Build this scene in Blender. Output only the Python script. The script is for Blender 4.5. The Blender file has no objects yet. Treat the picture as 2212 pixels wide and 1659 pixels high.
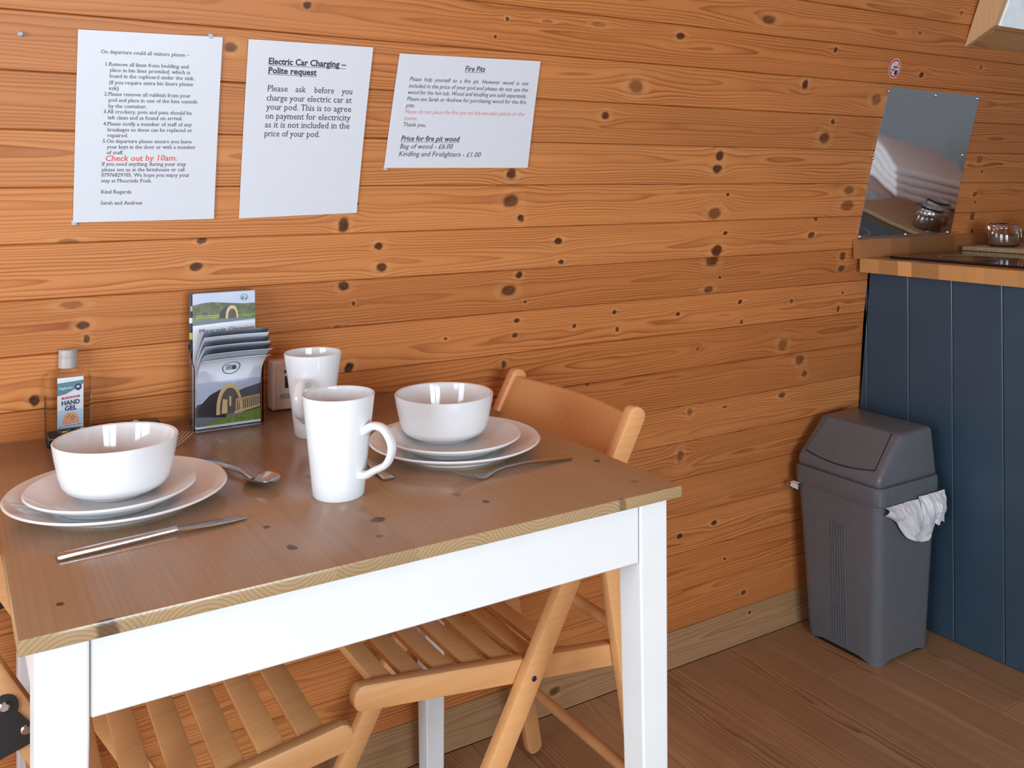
import bpy, bmesh, math, random
from mathutils import Vector, Matrix

# ------------------------------------------------------------------ camera
F, CX, CY = 1987.16, 1106.0, 379.8
YAW, PITCH, ROLL, ZC = 0.5559, 0.0069, -0.0029, 1.147
fw = Vector((math.sin(YAW) * math.cos(PITCH), math.cos(YAW) * math.cos(PITCH), math.sin(PITCH)))
r0 = Vector((math.cos(YAW), -math.sin(YAW), 0))
u0 = r0.cross(fw)
RT = math.cos(ROLL) * r0 + math.sin(ROLL) * u0
UP = -math.sin(ROLL) * r0 + math.cos(ROLL) * u0
CAM = Vector((0, 0, ZC))
sc = bpy.context.scene
col = sc.collection
cd = bpy.data.cameras.new('camera')
cam = bpy.data.objects.new('camera', cd)
col.objects.link(cam)
cd.sensor_width = 36
cd.lens = F * 36 / 2212
cd.shift_x = 0
cd.shift_y = -(829.5 - CY) / 2212
cd.clip_start = 0.02
cam.matrix_world = Matrix(((RT.x, UP.x, -fw.x, 0), (RT.y, UP.y, -fw.y, 0), (RT.z, UP.z, -fw.z, ZC), (0, 0, 0, 1)))
sc.camera = cam

# ------------------------------------------------------------------ light
w = bpy.data.worlds.new('world')
sc.world = w
w.use_nodes = True
w.node_tree.nodes['Background'].inputs[0].default_value = (0.75, 0.86, 1.0, 1)
w.node_tree.nodes['Background'].inputs[1].default_value = 1.0
vs = sc.view_settings
vs.view_transform = 'Standard'
vs.look = 'None'
vs.exposure = -0.08
vs.gamma = 1.0
vs.use_curve_mapping = False


def area(name, loc, target, sx, sy, power, color):
    l = bpy.data.lights.new(name, 'AREA')
    l.shape = 'RECTANGLE'
    l.size, l.size_y = sx, sy
    l.energy = power
    l.color = color
    o = bpy.data.objects.new(name, l)
    col.objects.link(o)
    o.location = loc
    o.rotation_euler = (Vector(target) - Vector(loc)).to_track_quat('-Z', 'Y').to_euler()
    return o


# daylight entering through the glazed doors, the side window and the roof windows
area('door_daylight', (-1.97, 0.1, 1.05), (0.5, 0.1, 1.05), 1.5, 1.6, 92, (0.69, 0.87, 1.0))
area('side_window_daylight', (0.45, -1.62, 1.08), (0.45, 1.2, 1.05), 1.3, 0.95, 74, (0.69, 0.87, 1.0))
area('roof_window_daylight', (0.4, -0.62, 2.72), (0.4, 0.1, 0.9), 1.4, 0.6, 3, (0.69, 0.87, 1.0))

# ------------------------------------------------------------------ pixel helpers (photo 2212x1659)
YB, TH0, RW, PW, SB = 1.649, -0.0574, 4.6295, 0.0885, 0.084
S1 = 1.97          # above this arc length the roof bends more tightly
R2 = 1.45


def wall(s, off=0.0):
    """point (Y,Z) of the curved wall at arc length s, moved off metres into the room"""
    if s <= S1:
        th = TH0 + s / RW
        y = YB + RW * (math.cos(th) - math.cos(TH0))
        z = RW * (math.sin(th) - math.sin(TH0))
    else:
        ta = TH0 + S1 / RW
        ya = YB + RW * (math.cos(ta) - math.cos(TH0))
        za = RW * (math.sin(ta) - math.sin(TH0))
        th = ta + (s - S1) / R2
        y = ya + R2 * (math.cos(th) - math.cos(ta))
        z = za + R2 * (math.sin(th) - math.sin(ta))
    return y - off * math.cos(th), z - off * math.sin(th)


def ray(x, y):
    return RT * ((x - CX) / F) + UP * ((CY - y) / F) + fw


def onz(x, y, z):
    v = ray(x, y)
    return CAM + v * ((z - ZC) / v.z)


def onY(x, y, Y):
    v = ray(x, y)
    return CAM + v * (Y / v.y)


def onX(x, y, X):
    v = ray(x, y)
    return CAM + v * (X / v.x)


def onwall(x, y):
    v = ray(x, y)
    lo, hi = 0.0, 2.6
    for i in range(40):
        m = (lo + hi) / 2
        Y, Z = wall(m)
        if (Z - ZC) - v.z / v.y * Y > 0:
            hi = m
        else:
            lo = m
    Y, Z = wall(lo)
    return v.x / v.y * Y, lo


def wp(X, s, off=0.0):
    y, z = wall(s, off)
    return Vector((X, y, z))


# ------------------------------------------------------------------ node helpers
def newmat(name):
    m = bpy.data.materials.new(name)
    m.use_nodes = True
    nt = m.node_tree
    b = nt.nodes['Principled BSDF']
    return m, nt, b


def N(nt, typ, **kw):
    n = nt.nodes.new(typ)
    for k, v in kw.items():
        setattr(n, k, v)
    return n


def put(nt, sock, v):
    if hasattr(v, 'is_output') or isinstance(v, bpy.types.NodeSocket):
        nt.links.new(v, sock)
    elif v is not None:
        sock.default_value = v


def MA(nt, op, a, b=None, c=None, clamp=False):
    n = nt.nodes.new('ShaderNodeMath')
    n.operation = op
    n.use_clamp = clamp
    put(nt, n.inputs[0], a)
    if b is not None:
        put(nt, n.inputs[1], b)
    if c is not None:
        put(nt, n.inputs[2], c)
    return n.outputs[0]


def MR(nt, v, a, b, c=0.0, d=1.0, smooth=False):
    n = nt.nodes.new('ShaderNodeMapRange')
    if smooth:
        n.interpolation_type = 'SMOOTHSTEP'
    put(nt, n.inputs[0], v)
    for i, q in enumerate((a, b, c, d)):
        put(nt, n.inputs[i + 1], q)
    return n.outputs[0]


def MIX(nt, f, a, b, blend='MIX'):
    n = nt.nodes.new('ShaderNodeMix')
    n.data_type = 'RGBA'
    n.blend_type = blend
    put(nt, n.inputs[0], f)
    for i, q in ((6, a), (7, b)):
        if isinstance(q, tuple):
            q = q + (1,) if len(q) == 3 else q
        put(nt, n.inputs[i], q)
    return n.outputs[2]


def XYZ(nt, x, y, z):
    n = nt.nodes.new('ShaderNodeCombineXYZ')
    for i, q in enumerate((x, y, z)):
        put(nt, n.inputs[i], q)
    return n.outputs[0]


def NOISE(nt, vec, scale=1.0, detail=2.0, rough=0.5):
    n = nt.nodes.new('ShaderNodeTexNoise')
    put(nt, n.inputs['Vector'], vec)
    n.inputs['Scale'].default_value = scale
    n.inputs['Detail'].default_value = detail
    n.inputs['Roughness'].default_value = rough
    return n.outputs[0]


def BUMP(nt, b, h, strength, dist=0.001):
    n = nt.nodes.new('ShaderNodeBump')
    n.inputs['Strength'].default_value = strength
    n.inputs['Distance'].default_value = dist
    put(nt, n.inputs['Height'], h)
    nt.links.new(n.outputs[0], b.inputs['Normal'])


def srgb(r, g, b):
    f = lambda c: (c / 255 / 12.92) if c / 255 <= 0.04045 else ((c / 255 + 0.055) / 1.055) ** 2.4
    return (f(r), f(g), f(b))


def plain(name, colr, rough=0.5, metal=0.0, spec=0.5, noise=0.03, coat=0.0, scale=40):
    m, nt, b = newmat(name)
    tc = N(nt, 'ShaderNodeTexCoord')
    n = NOISE(nt, tc.outputs['Object'], scale, 3)
    c = MIX(nt, MR(nt, n, 0.3, 0.7, 0, 1), tuple(q * (1 - noise) for q in colr), tuple(min(1, q * (1 + noise)) for q in colr))
    nt.links.new(c, b.inputs['Base Color'])
    b.inputs['Roughness'].default_value = rough
    b.inputs['Metallic'].default_value = metal
    b.inputs['Specular IOR Level'].default_value = spec
    b.inputs['Coat Weight'].default_value = coat
    b.inputs['Coat Roughness'].default_value = 0.04
    return m


# knot node group : bends the grain coordinate round a knot and accumulates the knot's darkness
KG = bpy.data.node_groups.new('pine_knot', 'ShaderNodeTree')
for nm in ('X', 'Y', 'G', 'D', 'H', 'Cx', 'Cy', 'Rx', 'Ry', 'Dk'):
    KG.interface.new_socket(nm, in_out='INPUT', socket_type='NodeSocketFloat')
for nm in ('G', 'D', 'H'):
    KG.interface.new_socket(nm, in_out='OUTPUT', socket_type='NodeSocketFloat')
gi = KG.nodes.new('NodeGroupInput')
go = KG.nodes.new('NodeGroupOutput')
gI = {s.name: s for s in gi.outputs}
ky = MA(KG, 'SUBTRACT', gI['Y'], gI['Cy'])
dx = MA(KG, 'DIVIDE', MA(KG, 'SUBTRACT', gI['X'], gI['Cx']), gI['Rx'])
dy = MA(KG, 'DIVIDE', ky, gI['Ry'])
rr = MA(KG, 'SQRT', MA(KG, 'ADD', MA(KG, 'MULTIPLY', dx, dx), MA(KG, 'MULTIPLY', dy, dy)))
ex = MA(KG, 'MULTIPLY', dx, 0.26)
ey = MA(KG, 'MULTIPLY', dy, 0.40)
e2 = MA(KG, 'ADD', MA(KG, 'MULTIPLY', ex, ex), MA(KG, 'MULTIPLY', ey, ey))
ee = MA(KG, 'EXPONENT', MA(KG, 'MULTIPLY', e2, -1.0))
gout = MA(KG, 'SUBTRACT', gI['G'], MA(KG, 'MULTIPLY', MA(KG, 'MULTIPLY', ky, 0.88), ee))
dk = MA(KG, 'MULTIPLY', MR(KG, rr, 1.2, 0.7, 0, 1, True), gI['Dk'])
hh = MA(KG, 'MULTIPLY', MA(KG, 'SUBTRACT', rr, 1.55), 2.0)
hh = MA(KG, 'MULTIPLY', MA(KG, 'EXPONENT', MA(KG, 'MULTIPLY', MA(KG, 'MULTIPLY', hh, hh), -1.0)), 0.6)
KG.links.new(gout, go.inputs['G'])
KG.links.new(MA(KG, 'MAXIMUM', gI['D'], dk), go.inputs['D'])
KG.links.new(MA(KG, 'MAXIMUM', gI['H'], hh), go.inputs['H'])


def knots_chain(nt, x, y, g, knots):
    d, h = 0.0, 0.0
    for (kx, kyv, rx, ry, dkv) in knots:
        n = nt.nodes.new('ShaderNodeGroup')
        n.node_tree = KG
        for nm, v in (('X', x), ('Y', y), ('G', g), ('D', d), ('H', h), ('Cx', kx), ('Cy', kyv), ('Rx', rx), ('Ry', ry), ('Dk', dkv)):
            put(nt, n.inputs[nm], v)
        g, d, h = n.outputs['G'], n.outputs['D'], n.outputs['H']
    return g, d, h


PINE_L = (0.64, 0.255, 0.080)
PINE_D = (0.30, 0.076, 0.016)


def pine(name, knots, seed, yc, h0, dens, tone=1.0, red=0.0, light=PINE_L, dark=PINE_D, rough=0.42, swap=False, contrast=1.2, src='UV'):
    m, nt, b = newmat(name)
    tc = N(nt, 'ShaderNodeTexCoord')
    sp = N(nt, 'ShaderNodeSeparateXYZ')
    nt.links.new(tc.outputs[src], sp.inputs[0])
    x, y = (sp.outputs[1], sp.outputs[0]) if swap else (sp.outputs[0], sp.outputs[1])
    # small wobble so knots are not perfect ellipses
    wv = XYZ(nt, MA(nt, 'MULTIPLY', x, 45.0), MA(nt, 'MULTIPLY', y, 60.0), seed)
    wn = MA(nt, 'SUBTRACT', NOISE(nt, wv, 1, 2), 0.5)
    xw = MA(nt, 'MULTIPLY_ADD', wn, 0.012, x)
    yw = MA(nt, 'MULTIPLY_ADD', wn, 0.007, y)
    g, d, hal = knots_chain(nt, xw, yw, y, knots)
    n1 = NOISE(nt, XYZ(nt, MA(nt, 'MULTIPLY_ADD', x, 1.15, seed * 7.3), MA(nt, 'MULTIPLY', g, 9.0), seed), 1, 3, 0.55)
    q = MA(nt, 'SUBTRACT', g, yc)
    q = MA(nt, 'SQRT', MA(nt, 'ADD', MA(nt, 'MULTIPLY', q, q), h0 * h0))
    ring = MA(nt, 'MULTIPLY_ADD', q, dens, MA(nt, 'MULTIPLY', n1, 9.0))
    t = MA(nt, 'FRACT', ring)
    late = MA(nt, 'MULTIPLY', MA(nt, 'POWER', t, 2.2), MR(nt, t, 0.86, 1.0, 1, 0, True))
    n2 = NOISE(nt, XYZ(nt, MA(nt, 'MULTIPLY', x, 2.3), MA(nt, 'MULTIPLY', y, 22.0), seed + 3.1), 1, 2)
    late = MA(nt, 'MULTIPLY', late, MR(nt, n2, 0.25, 0.75, 0.35, 1.35))
    fib = NOISE(nt, XYZ(nt, MA(nt, 'MULTIPLY', x, 9.0), MA(nt, 'MULTIPLY', g, 700.0), seed + 1.7), 1, 2)
    lt = tuple(v * tone for v in light)
    lt = (lt[0], lt[1] * (1 - 0.10 * red), lt[2] * (1 - 0.2 * red))
    dkc = tuple(v * tone for v in dark)
    base = MIX(nt, MA(nt, 'MULTIPLY', late, contrast, clamp=True), lt, dkc)
    blot = NOISE(nt, XYZ(nt, MA(nt, 'MULTIPLY', x, 2.0), MA(nt, 'MULTIPLY', y, 10.0), seed + 9.0), 1, 2)
    band = MA(nt, 'MULTIPLY_ADD', MA(nt, 'SINE', MA(nt, 'MULTIPLY', ring, 1.7)), 0.5, 0.5)
    base = MIX(nt, MA(nt, 'MULTIPLY', MA(nt, 'MULTIPLY', band, n2), 0.55), base, tuple(a * 0.45 + c * 0.55 for a, c in zip(lt, dkc)))
    base = MIX(nt, MR(nt, blot, 0.45, 0.8, 0, 0.5), base, tuple(a * 0.55 + c * 0.45 for a, c in zip(lt, dkc)))
    base = MIX(nt, 1.0, base, MIX(nt, fib, (0.93, 0.92, 0.90), (1.05, 1.05, 1.05)), 'MULTIPLY')
    base = MIX(nt, MA(nt, 'MULTIPLY', hal, 0.25, clamp=True), base, (0.72, 0.42, 0.18))
    kn = NOISE(nt, XYZ(nt, MA(nt, 'MULTIPLY', xw, 150.0), MA(nt, 'MULTIPLY', yw, 150.0), seed), 1, 2)
    kc = MIX(nt, MR(nt, kn, 0.35, 0.7, 0, 1), (0.024, 0.008, 0.004), (0.11, 0.034, 0.013))
    base = MIX(nt, d, base, kc)
    nt.links.new(base, b.inputs['Base Color'])
    b.inputs['Roughness'].default_value = rough
    b.inputs['Specular IOR Level'].default_value = 0.35
    BUMP(nt, b, late, 0.12, 0.0006)
    return m


def solidwood(name, light, dark, dens, rough, xc=0.0, zc=-0.06, knots=(), contrast=0.6, wob=3.0, coat=0.0, axis='Y', spec=0.4, edge=None, tones=(0.86, 1.1)):
    """solid wood cut from a log whose pith runs along the axis (object coordinates, random offset per object)"""
    m, nt, b = newmat(name)
    tc = N(nt, 'ShaderNodeTexCoord')
    oi = N(nt, 'ShaderNodeObjectInfo')
    sp = N(nt, 'ShaderNodeSeparateXYZ')
    nt.links.new(tc.outputs['Object'], sp.inputs[0])
    a = {'X': (1, 2, 0), 'Y': (0, 2, 1), 'Z': (0, 1, 2)}[axis]
    u, v, l = (sp.outputs[i] for i in a)
    rnd = oi.outputs['Random']
    u2 = MA(nt, 'SUBTRACT', u, MA(nt, 'MULTIPLY_ADD', rnd, 0.06, xc - 0.03))
    v2 = MA(nt, 'SUBTRACT', v, MR(nt, MA(nt, 'FRACT', MA(nt, 'MULTIPLY', rnd, 7.0)), 0.49, 0.51, zc, zc * -0.55))
    rad = MA(nt, 'SQRT', MA(nt, 'ADD', MA(nt, 'MULTIPLY', u2, u2), MA(nt, 'MULTIPLY', v2, v2)))
    nz = NOISE(nt, XYZ(nt, MA(nt, 'MULTIPLY', u, 11.0), MA(nt, 'MULTIPLY', v, 11.0), MA(nt, 'MULTIPLY_ADD', l, 1.3, MA(nt, 'MULTIPLY', rnd, 37.0))), 1, 2)
    ring = MA(nt, 'MULTIPLY_ADD', rad, dens, MA(nt, 'MULTIPLY', nz, wob))
    t = MA(nt, 'FRACT', ring)
    late = MA(nt, 'MULTIPLY', MA(nt, 'POWER', t, 2.0), MR(nt, t, 0.85, 1.0, 1, 0, True))
    fib = NOISE(nt, XYZ(nt, MA(nt, 'MULTIPLY', u, 420.0), MA(nt, 'MULTIPLY', v, 420.0), MA(nt, 'MULTIPLY', l, 8.0)), 1, 2)
    tone = MR(nt, rnd, 0, 1, tones[0], tones[1])
    c = MIX(nt, MA(nt, 'MULTIPLY', late, contrast, clamp=True), light, dark)
    if edge:
        ge = N(nt, 'ShaderNodeNewGeometry')
        gs = N(nt, 'ShaderNodeSeparateXYZ')
        nt.links.new(ge.outputs['True Normal'], gs.inputs[0])
        ce = MIX(nt, MA(nt, 'MULTIPLY', late, 0.75, clamp=True), edge[0], edge[1])
        c = MIX(nt, MR(nt, MA(nt, 'ABSOLUTE', gs.outputs[2]), 0.45, 0.85, 0, 1), ce, c)
    c = MIX(nt, 1.0, c, MIX(nt, fib, (0.90, 0.89, 0.87), (1.08, 1.08, 1.08)), 'MULTIPLY')
    tn = N(nt, 'ShaderNodeVectorMath', operation='SCALE')
    nt.links.new(c, tn.inputs[0])
    nt.links.new(tone, tn.inputs['Scale'])
    c = tn.outputs[0]
    if knots:
        geo = N(nt, 'ShaderNodeNewGeometry')
        gp = N(nt, 'ShaderNodeSeparateXYZ')
        nt.links.new(geo.outputs['Position'], gp.inputs[0])
        wn = MA(nt, 'SUBTRACT', NOISE(nt, geo.outputs['Position'], 60, 2), 0.5)
        gx = MA(nt, 'MULTIPLY_ADD', wn, 0.008, gp.outputs[0])
        gy = MA(nt, 'MULTIPLY_ADD', wn, 0.010, gp.outputs[1])
        g, d, h = knots_chain(nt, gx, gy, gx, knots)
        c = MIX(nt, d, c, (0.055, 0.024, 0.012))
    nt.links.new(c, b.inputs['Base Color'])
    b.inputs['Roughness'].default_value = rough
    b.inputs['Specular IOR Level'].default_value = spec
    b.inputs['Coat Weight'].default_value = coat
    b.inputs['Coat Roughness'].default_value = 0.15
    BUMP(nt, b, late, 0.08, 0.0005)
    return m


# ------------------------------------------------------------------ object helpers
def tag(o, label=None, cat=None, group=None, kind=None):
    if label:
        o['label'] = label
    if cat:
        o['category'] = cat
    if group:
        o['group'] = group
    if kind:
        o['kind'] = kind
    return o


def empty(name, loc=(0, 0, 0), rz=0.0):
    o = bpy.data.objects.new(name, None)
    col.objects.link(o)
    o.empty_display_size = 0.05
    o.location = loc
    o.rotation_euler = (0, 0, rz)
    return o


def smooth_mesh(me, angle=35):
    for p in me.polygons:
        p.use_smooth = True
    try:
        me.set_sharp_from_angle(angle=math.radians(angle))
    except Exception:
        pass


def obj(name, me, mats, parent=None, smooth=True, matrix=None):
    if not isinstance(mats, (list, tuple)):
        mats = [mats]
    if not me.materials:
        for m in mats:
            me.materials.append(m)
    if smooth:
        smooth_mesh(me)
    o = bpy.data.objects.new(name, me)
    col.objects.link(o)
    if parent is not None:
        o.parent = parent
    if matrix is not None:
        o.matrix_local = matrix
    return o


def frompy(v, f, midx=None, name='mesh'):
    me = bpy.data.meshes.new(name)
    me.from_pydata([tuple(q) for q in v], [], f)
    if midx:
        me.polygons.foreach_set('material_index', midx)
    me.validate()
    me.update()
    return me


def fix(me):
    bm = bmesh.new()
    bm.from_mesh(me)
    bmesh.ops.recalc_face_normals(bm, faces=bm.faces)
    bm.to_mesh(me)
    bm.free()
    return me


def box_me(lo, hi, bev=0.0, seg=2):
    bm = bmesh.new()
    x0, y0, z0 = lo
    x1, y1, z1 = hi
    vs_ = [bm.verts.new(p) for p in ((x0, y0, z0), (x1, y0, z0), (x1, y1, z0), (x0, y1, z0), (x0, y0, z1), (x1, y0, z1), (x1, y1, z1), (x0, y1, z1))]
    for f in ((0, 3, 2, 1), (4, 5, 6, 7), (0, 1, 5, 4), (1, 2, 6, 5), (2, 3, 7, 6), (3, 0, 4, 7)):
        bm.faces.new([vs_[i] for i in f])
    if bev > 0:
        bmesh.ops.bevel(bm, geom=bm.edges[:], offset=bev, segments=seg, affect='EDGES', profile=0.5)
    me = bpy.data.meshes.new('box')
    bm.to_mesh(me)
    bm.free()
    return me


def prism_me(poly, axis, a, b, bev=0.0, seg=2):
    """extrude a 2D polygon along an axis from a to b; poly in the other two axes in xyz order"""
    bm = bmesh.new()

    def P(p, t):
        q = {'X': (t, p[0], p[1]), 'Y': (p[0], t, p[1]), 'Z': (p[0], p[1], t)}[axis]
        return bm.verts.new(q)
    A = [P(p, a) for p in poly]
    B = [P(p, b) for p in poly]
    n = len(poly)
    bm.faces.new(A)
    bm.faces.new(B[::-1])
    for i in range(n):
        bm.faces.new((A[i], B[i], B[(i + 1) % n], A[(i + 1) % n]))
    bmesh.ops.recalc_face_normals(bm, faces=bm.faces)
    if bev > 0:
        ed = [e for e in bm.edges if len(e.link_faces) == 2 and e.calc_face_angle(0) > 0.5]
        bmesh.ops.bevel(bm, geom=ed, offset=bev, segments=seg, affect='EDGES', profile=0.5)
    me = bpy.data.meshes.new('prism')
    bm.to_mesh(me)
    bm.free()
    return me


def lathe_me(prof, n=64, close=False):
    v, f = [], []
    for (r, z) in prof:
        for i in range(n):
            a = 2 * math.pi * i / n
            v.append((r * math.cos(a), r * math.sin(a), z))
    m = len(prof)
    for j in range(m - 1):
        for i in range(n):
            f.append((j * n + i, j * n + (i + 1) % n, (j + 1) * n + (i + 1) % n, (j + 1) * n + i))
    me = frompy(v, f)
    bm = bmesh.new()
    bm.from_mesh(me)
    bmesh.ops.remove_doubles(bm, verts=bm.verts, dist=1e-6)
    bmesh.ops.recalc_face_normals(bm, faces=bm.faces)
    bm.to_mesh(me)
    bm.free()
    return me


def tube_me(pts, rad, n=10, flat=1.0, upv=Vector((0, 0, 1)), caps=True):
    """sweep an ellipse (rad across, rad*flat along up) along a path; rad may be a list"""
    pts = [Vector(p) for p in pts]
    m = len(pts)
    rs = rad if isinstance(rad, (list, tuple)) else [rad] * m
    fl = flat if isinstance(flat, (list, tuple)) else [flat] * m
    v, f = [], []
    for i, p in enumerate(pts):
        t = (pts[min(i + 1, m - 1)] - pts[max(i - 1, 0)]).normalized()
        s = t.cross(upv)
        if s.length < 1e-4:
            s = t.cross(Vector((1, 0, 0)))
        s.normalize()
        u = s.cross(t)
        for k in range(n):
            a = 2 * math.pi * k / n
            v.append(p + s * (rs[i] * math.cos(a)) + u * (rs[i] * fl[i] * math.sin(a)))
    for i in range(m - 1):
        for k in range(n):
            f.append((i * n + k, i * n + (k + 1) % n, (i + 1) * n + (k + 1) % n, (i + 1) * n + k))
    if caps:
        f.append(tuple(range(n))[::-1])
        f.append(tuple((m - 1) * n + k for k in range(n)))
    return fix(frompy(v, f))


def joinme(mes):
    bm = bmesh.new()
    for me in mes:
        bm.from_mesh(me)
    me = bpy.data.meshes.new('joined')
    bm.to_mesh(me)
    bm.free()
    return me


def bar_me(p0, p1, wid, thk, side, rnd=0.0, seg=6):
    """bar between p0 and p1; wid measured in the plane perpendicular to side, thk along side; ends rounded when rnd"""
    p0, p1, side = Vector(p0), Vector(p1), Vector(side).normalized()
    d = (p1 - p0)
    L = d.length
    d.normalize()
    wv = side.cross(d).normalized()
    h = wid / 2
    poly = []
    if rnd > 0:
        for k in range(seg + 1):
            a = -math.pi / 2 + math.pi * k / seg
            poly.append((L + (math.cos(a) - 1) * rnd * h, math.sin(a) * h))
        for k in range(seg + 1):
            a = math.pi / 2 + math.pi * k / seg
            poly.append(((math.cos(a) + 1) * rnd * h, math.sin(a) * h))
    else:
        poly = [(0, -h), (L, -h), (L, h), (0, h)]
    me = prism_me(poly, 'Z', -thk / 2, thk / 2, 0.0025, 2)
    M = Matrix((( d.x, wv.x, side.x, p0.x), (d.y, wv.y, side.y, p0.y), (d.z, wv.z, side.z, p0.z), (0, 0, 0, 1)))
    me.transform(M)
    return fix(me)


def text_geo(txt, bold=0.0, shear=0.0, space=1.0, serif=False):
    c = bpy.data.curves.new('t', 'FONT')
    c.body = txt
    c.size = 1.0
    c.offset = bold
    c.shear = shear
    c.space_character = space
    c.resolution_u = 2
    o = bpy.data.objects.new('t', c)
    col.objects.link(o)
    dg = bpy.context.evaluated_depsgraph_get()
    me = bpy.data.meshes.new_from_object(o.evaluated_get(dg))
    V = [(q.co.x, q.co.y) for q in me.vertices]
    P = [tuple(p.vertices) for p in me.polygons]
    if serif:
        # slab serifs on the flat ends of the stems
        par = list(range(len(V)))

        def find(i):
            while par[i] != i:
                par[i] = par[par[i]]
                i = par[i]
            return i
        cnt = {}
        for p in P:
            for i in range(len(p)):
                a_, b_ = p[i], p[(i + 1) % len(p)]
                par[find(a_)] = find(b_)
                cnt.setdefault((min(a_, b_), max(a_, b_)), []).append(p)
        ext = {}
        for i, (x_, y_) in enumerate(V):
            e_ = ext.setdefault(find(i), [9, -9])
            e_[0], e_[1] = min(e_[0], y_), max(e_[1], y_)
        for (a_, b_), ps in cnt.items():
            (xa, ya), (xb, yb) = V[a_], V[b_]
            e_ = ext[find(a_)]
            if len(ps) != 1 or abs(ya - yb) > 0.004 or not 0.045 < abs(xa - xb) < 0.19 or e_[1] - e_[0] < 0.3:
                continue
            if min(abs(ya - e_[0]), abs(ya - e_[1]), abs(ya)) > 0.02:
                continue
            cy_ = sum(V[q][1] for q in ps[0]) / len(ps[0])
            s_ = 0.045 if cy_ > ya else -0.045
            lo_, hi_ = min(xa, xb) - 0.06, max(xa, xb) + (0.06 if s_ > 0 else 0.01)
            n_ = len(V)
            V += [(lo_, ya), (hi_, ya), (hi_, ya + s_), (lo_, ya + s_)]
            P.append((n_, n_ + 1, n_ + 2, n_ + 3))
    bpy.data.objects.remove(o)
    bpy.data.curves.remove(c)
    bpy.data.meshes.remove(me)
    return V, P


# ------------------------------------------------------------------ materials
M_white = plain('white_paint', (0.80, 0.80, 0.785), 0.35, noise=0.015, scale=15)
M_porc = plain('white_porcelain', (0.80, 0.80, 0.80), 0.07, spec=0.6, noise=0.01)
M_steel = plain('brushed_steel', (0.55, 0.55, 0.56), 0.18, 1.0)
M_mirror = None
M_paper = plain('white_paper', (0.69, 0.70, 0.735), 0.28, noise=0.01)
M_ink = plain('black_ink', (0.025, 0.025, 0.03), 0.6)
M_red = plain('red_ink', (0.75, 0.10, 0.06), 0.6)
M_red2 = plain('faded_red_ink', (0.70, 0.20, 0.20), 0.6)
M_bin = plain('grey_bin_plastic', (0.125, 0.136, 0.152), 0.29, noise=0.05, scale=60)
M_dark = plain('black_plastic', (0.012, 0.012, 0.013), 0.35)
M_gap = plain('dark_gap', (0.01, 0.01, 0.012), 0.8)
M_blue = plain('navy_painted_board', (0.036, 0.066, 0.100), 0.33, noise=0.06, scale=8)
M_cream = plain('off_white_plastic', (0.82, 0.82, 0.81), 0.35)
M_greyp = plain('pale_grey_plastic', (0.45, 0.46, 0.47), 0.4)
M_putty = plain('grey_putty', (0.42, 0.45, 0.48), 0.6)
M_greywall = plain('blue_grey_wall_paint', (0.20, 0.23, 0.25), 0.6)
M_towel = plain('white_cotton', (0.86, 0.85, 0.87), 0.95, noise=0.12, scale=150)
M_screw = plain('screw_steel', (0.75, 0.75, 0.74), 0.25, 1.0)
M_cork = plain('cork', (0.42, 0.27, 0.15), 0.9, noise=0.35, scale=220)
M_bag = plain('white_bin_liner', (0.72, 0.73, 0.76), 0.4)
M_hob = plain('black_hob_glass', (0.008, 0.008, 0.009), 0.06, spec=0.6)
M_plate_black = plain('black_bracket_steel', (0.03, 0.032, 0.033), 0.4, 0.3)
M_beech = solidwood('beech', (0.72, 0.352, 0.140), (0.54, 0.240, 0.085), 90, 0.38, zc=-0.2, contrast=0.22, wob=5, axis='X')
M_block = solidwood('butcher_block_oak', (0.60, 0.30, 0.11), (0.38, 0.155, 0.05), 260, 0.35, zc=-0.15, contrast=0.5, axis='Y', tones=(0.68, 1.25))
M_oiled_shaded = solidwood('oiled_oak_shaded', (0.34, 0.145, 0.052), (0.22, 0.085, 0.028), 200, 0.3, zc=-0.15, contrast=0.4, axis='X', tones=(0.75, 1.25))  # oiled oak with the shade on the upstand darkened into its colour
M_lpine = solidwood('pale_window_pine', (0.62, 0.37, 0.19), (0.48, 0.26, 0.12), 70, 0.4, zc=-0.1, axis='Z', contrast=0.3)
M_lfig = solidwood('figured_window_pine', (0.52, 0.29, 0.13), (0.20, 0.085, 0.030), 60, 0.45, zc=-0.03, axis='X', contrast=0.9, wob=7)


def glassmat(name, colr, rough=0.02, ior=1.45, weight=1.0):
    m, nt, b = newmat(name)
    b.inputs['Base Color'].default_value = colr + (1,)
    b.inputs['Roughness'].default_value = rough
    b.inputs['IOR'].default_value = ior
    b.inputs['Transmission Weight'].default_value = weight
    return m


M_glass = glassmat('clear_glass', (0.97, 0.98, 0.98))
M_acryl = glassmat('clear_acrylic', (0.96, 0.96, 0.98), 0.03, 1.2)
M_pet = glassmat('clear_bottle_plastic', (0.97, 0.96, 0.95), 0.04, 1.12)
M_gel = glassmat('clear_gel', (0.92, 0.88, 0.83), 0.06, 1.15)
M_cap = plain('frosted_cap_plastic', (0.62, 0.55, 0.50), 0.45)
M_cap.node_tree.nodes['Principled BSDF'].inputs['Transmission Weight'].default_value = 0.35

# steel splashback: polished sheet with gentle ripples
M_mirror, _nt, _b = newmat('polished_steel_sheet')
_b.inputs['Metallic'].default_value = 1.0
_b.inputs['Base Color'].default_value = (0.80, 0.81, 0.82, 1)
_b.inputs['Roughness'].default_value = 0.05
_tc = N(_nt, 'ShaderNodeTexCoord')
BUMP(_nt, _b, NOISE(_nt, _tc.outputs['Object'], 7, 1), 0.10, 0.01)

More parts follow.
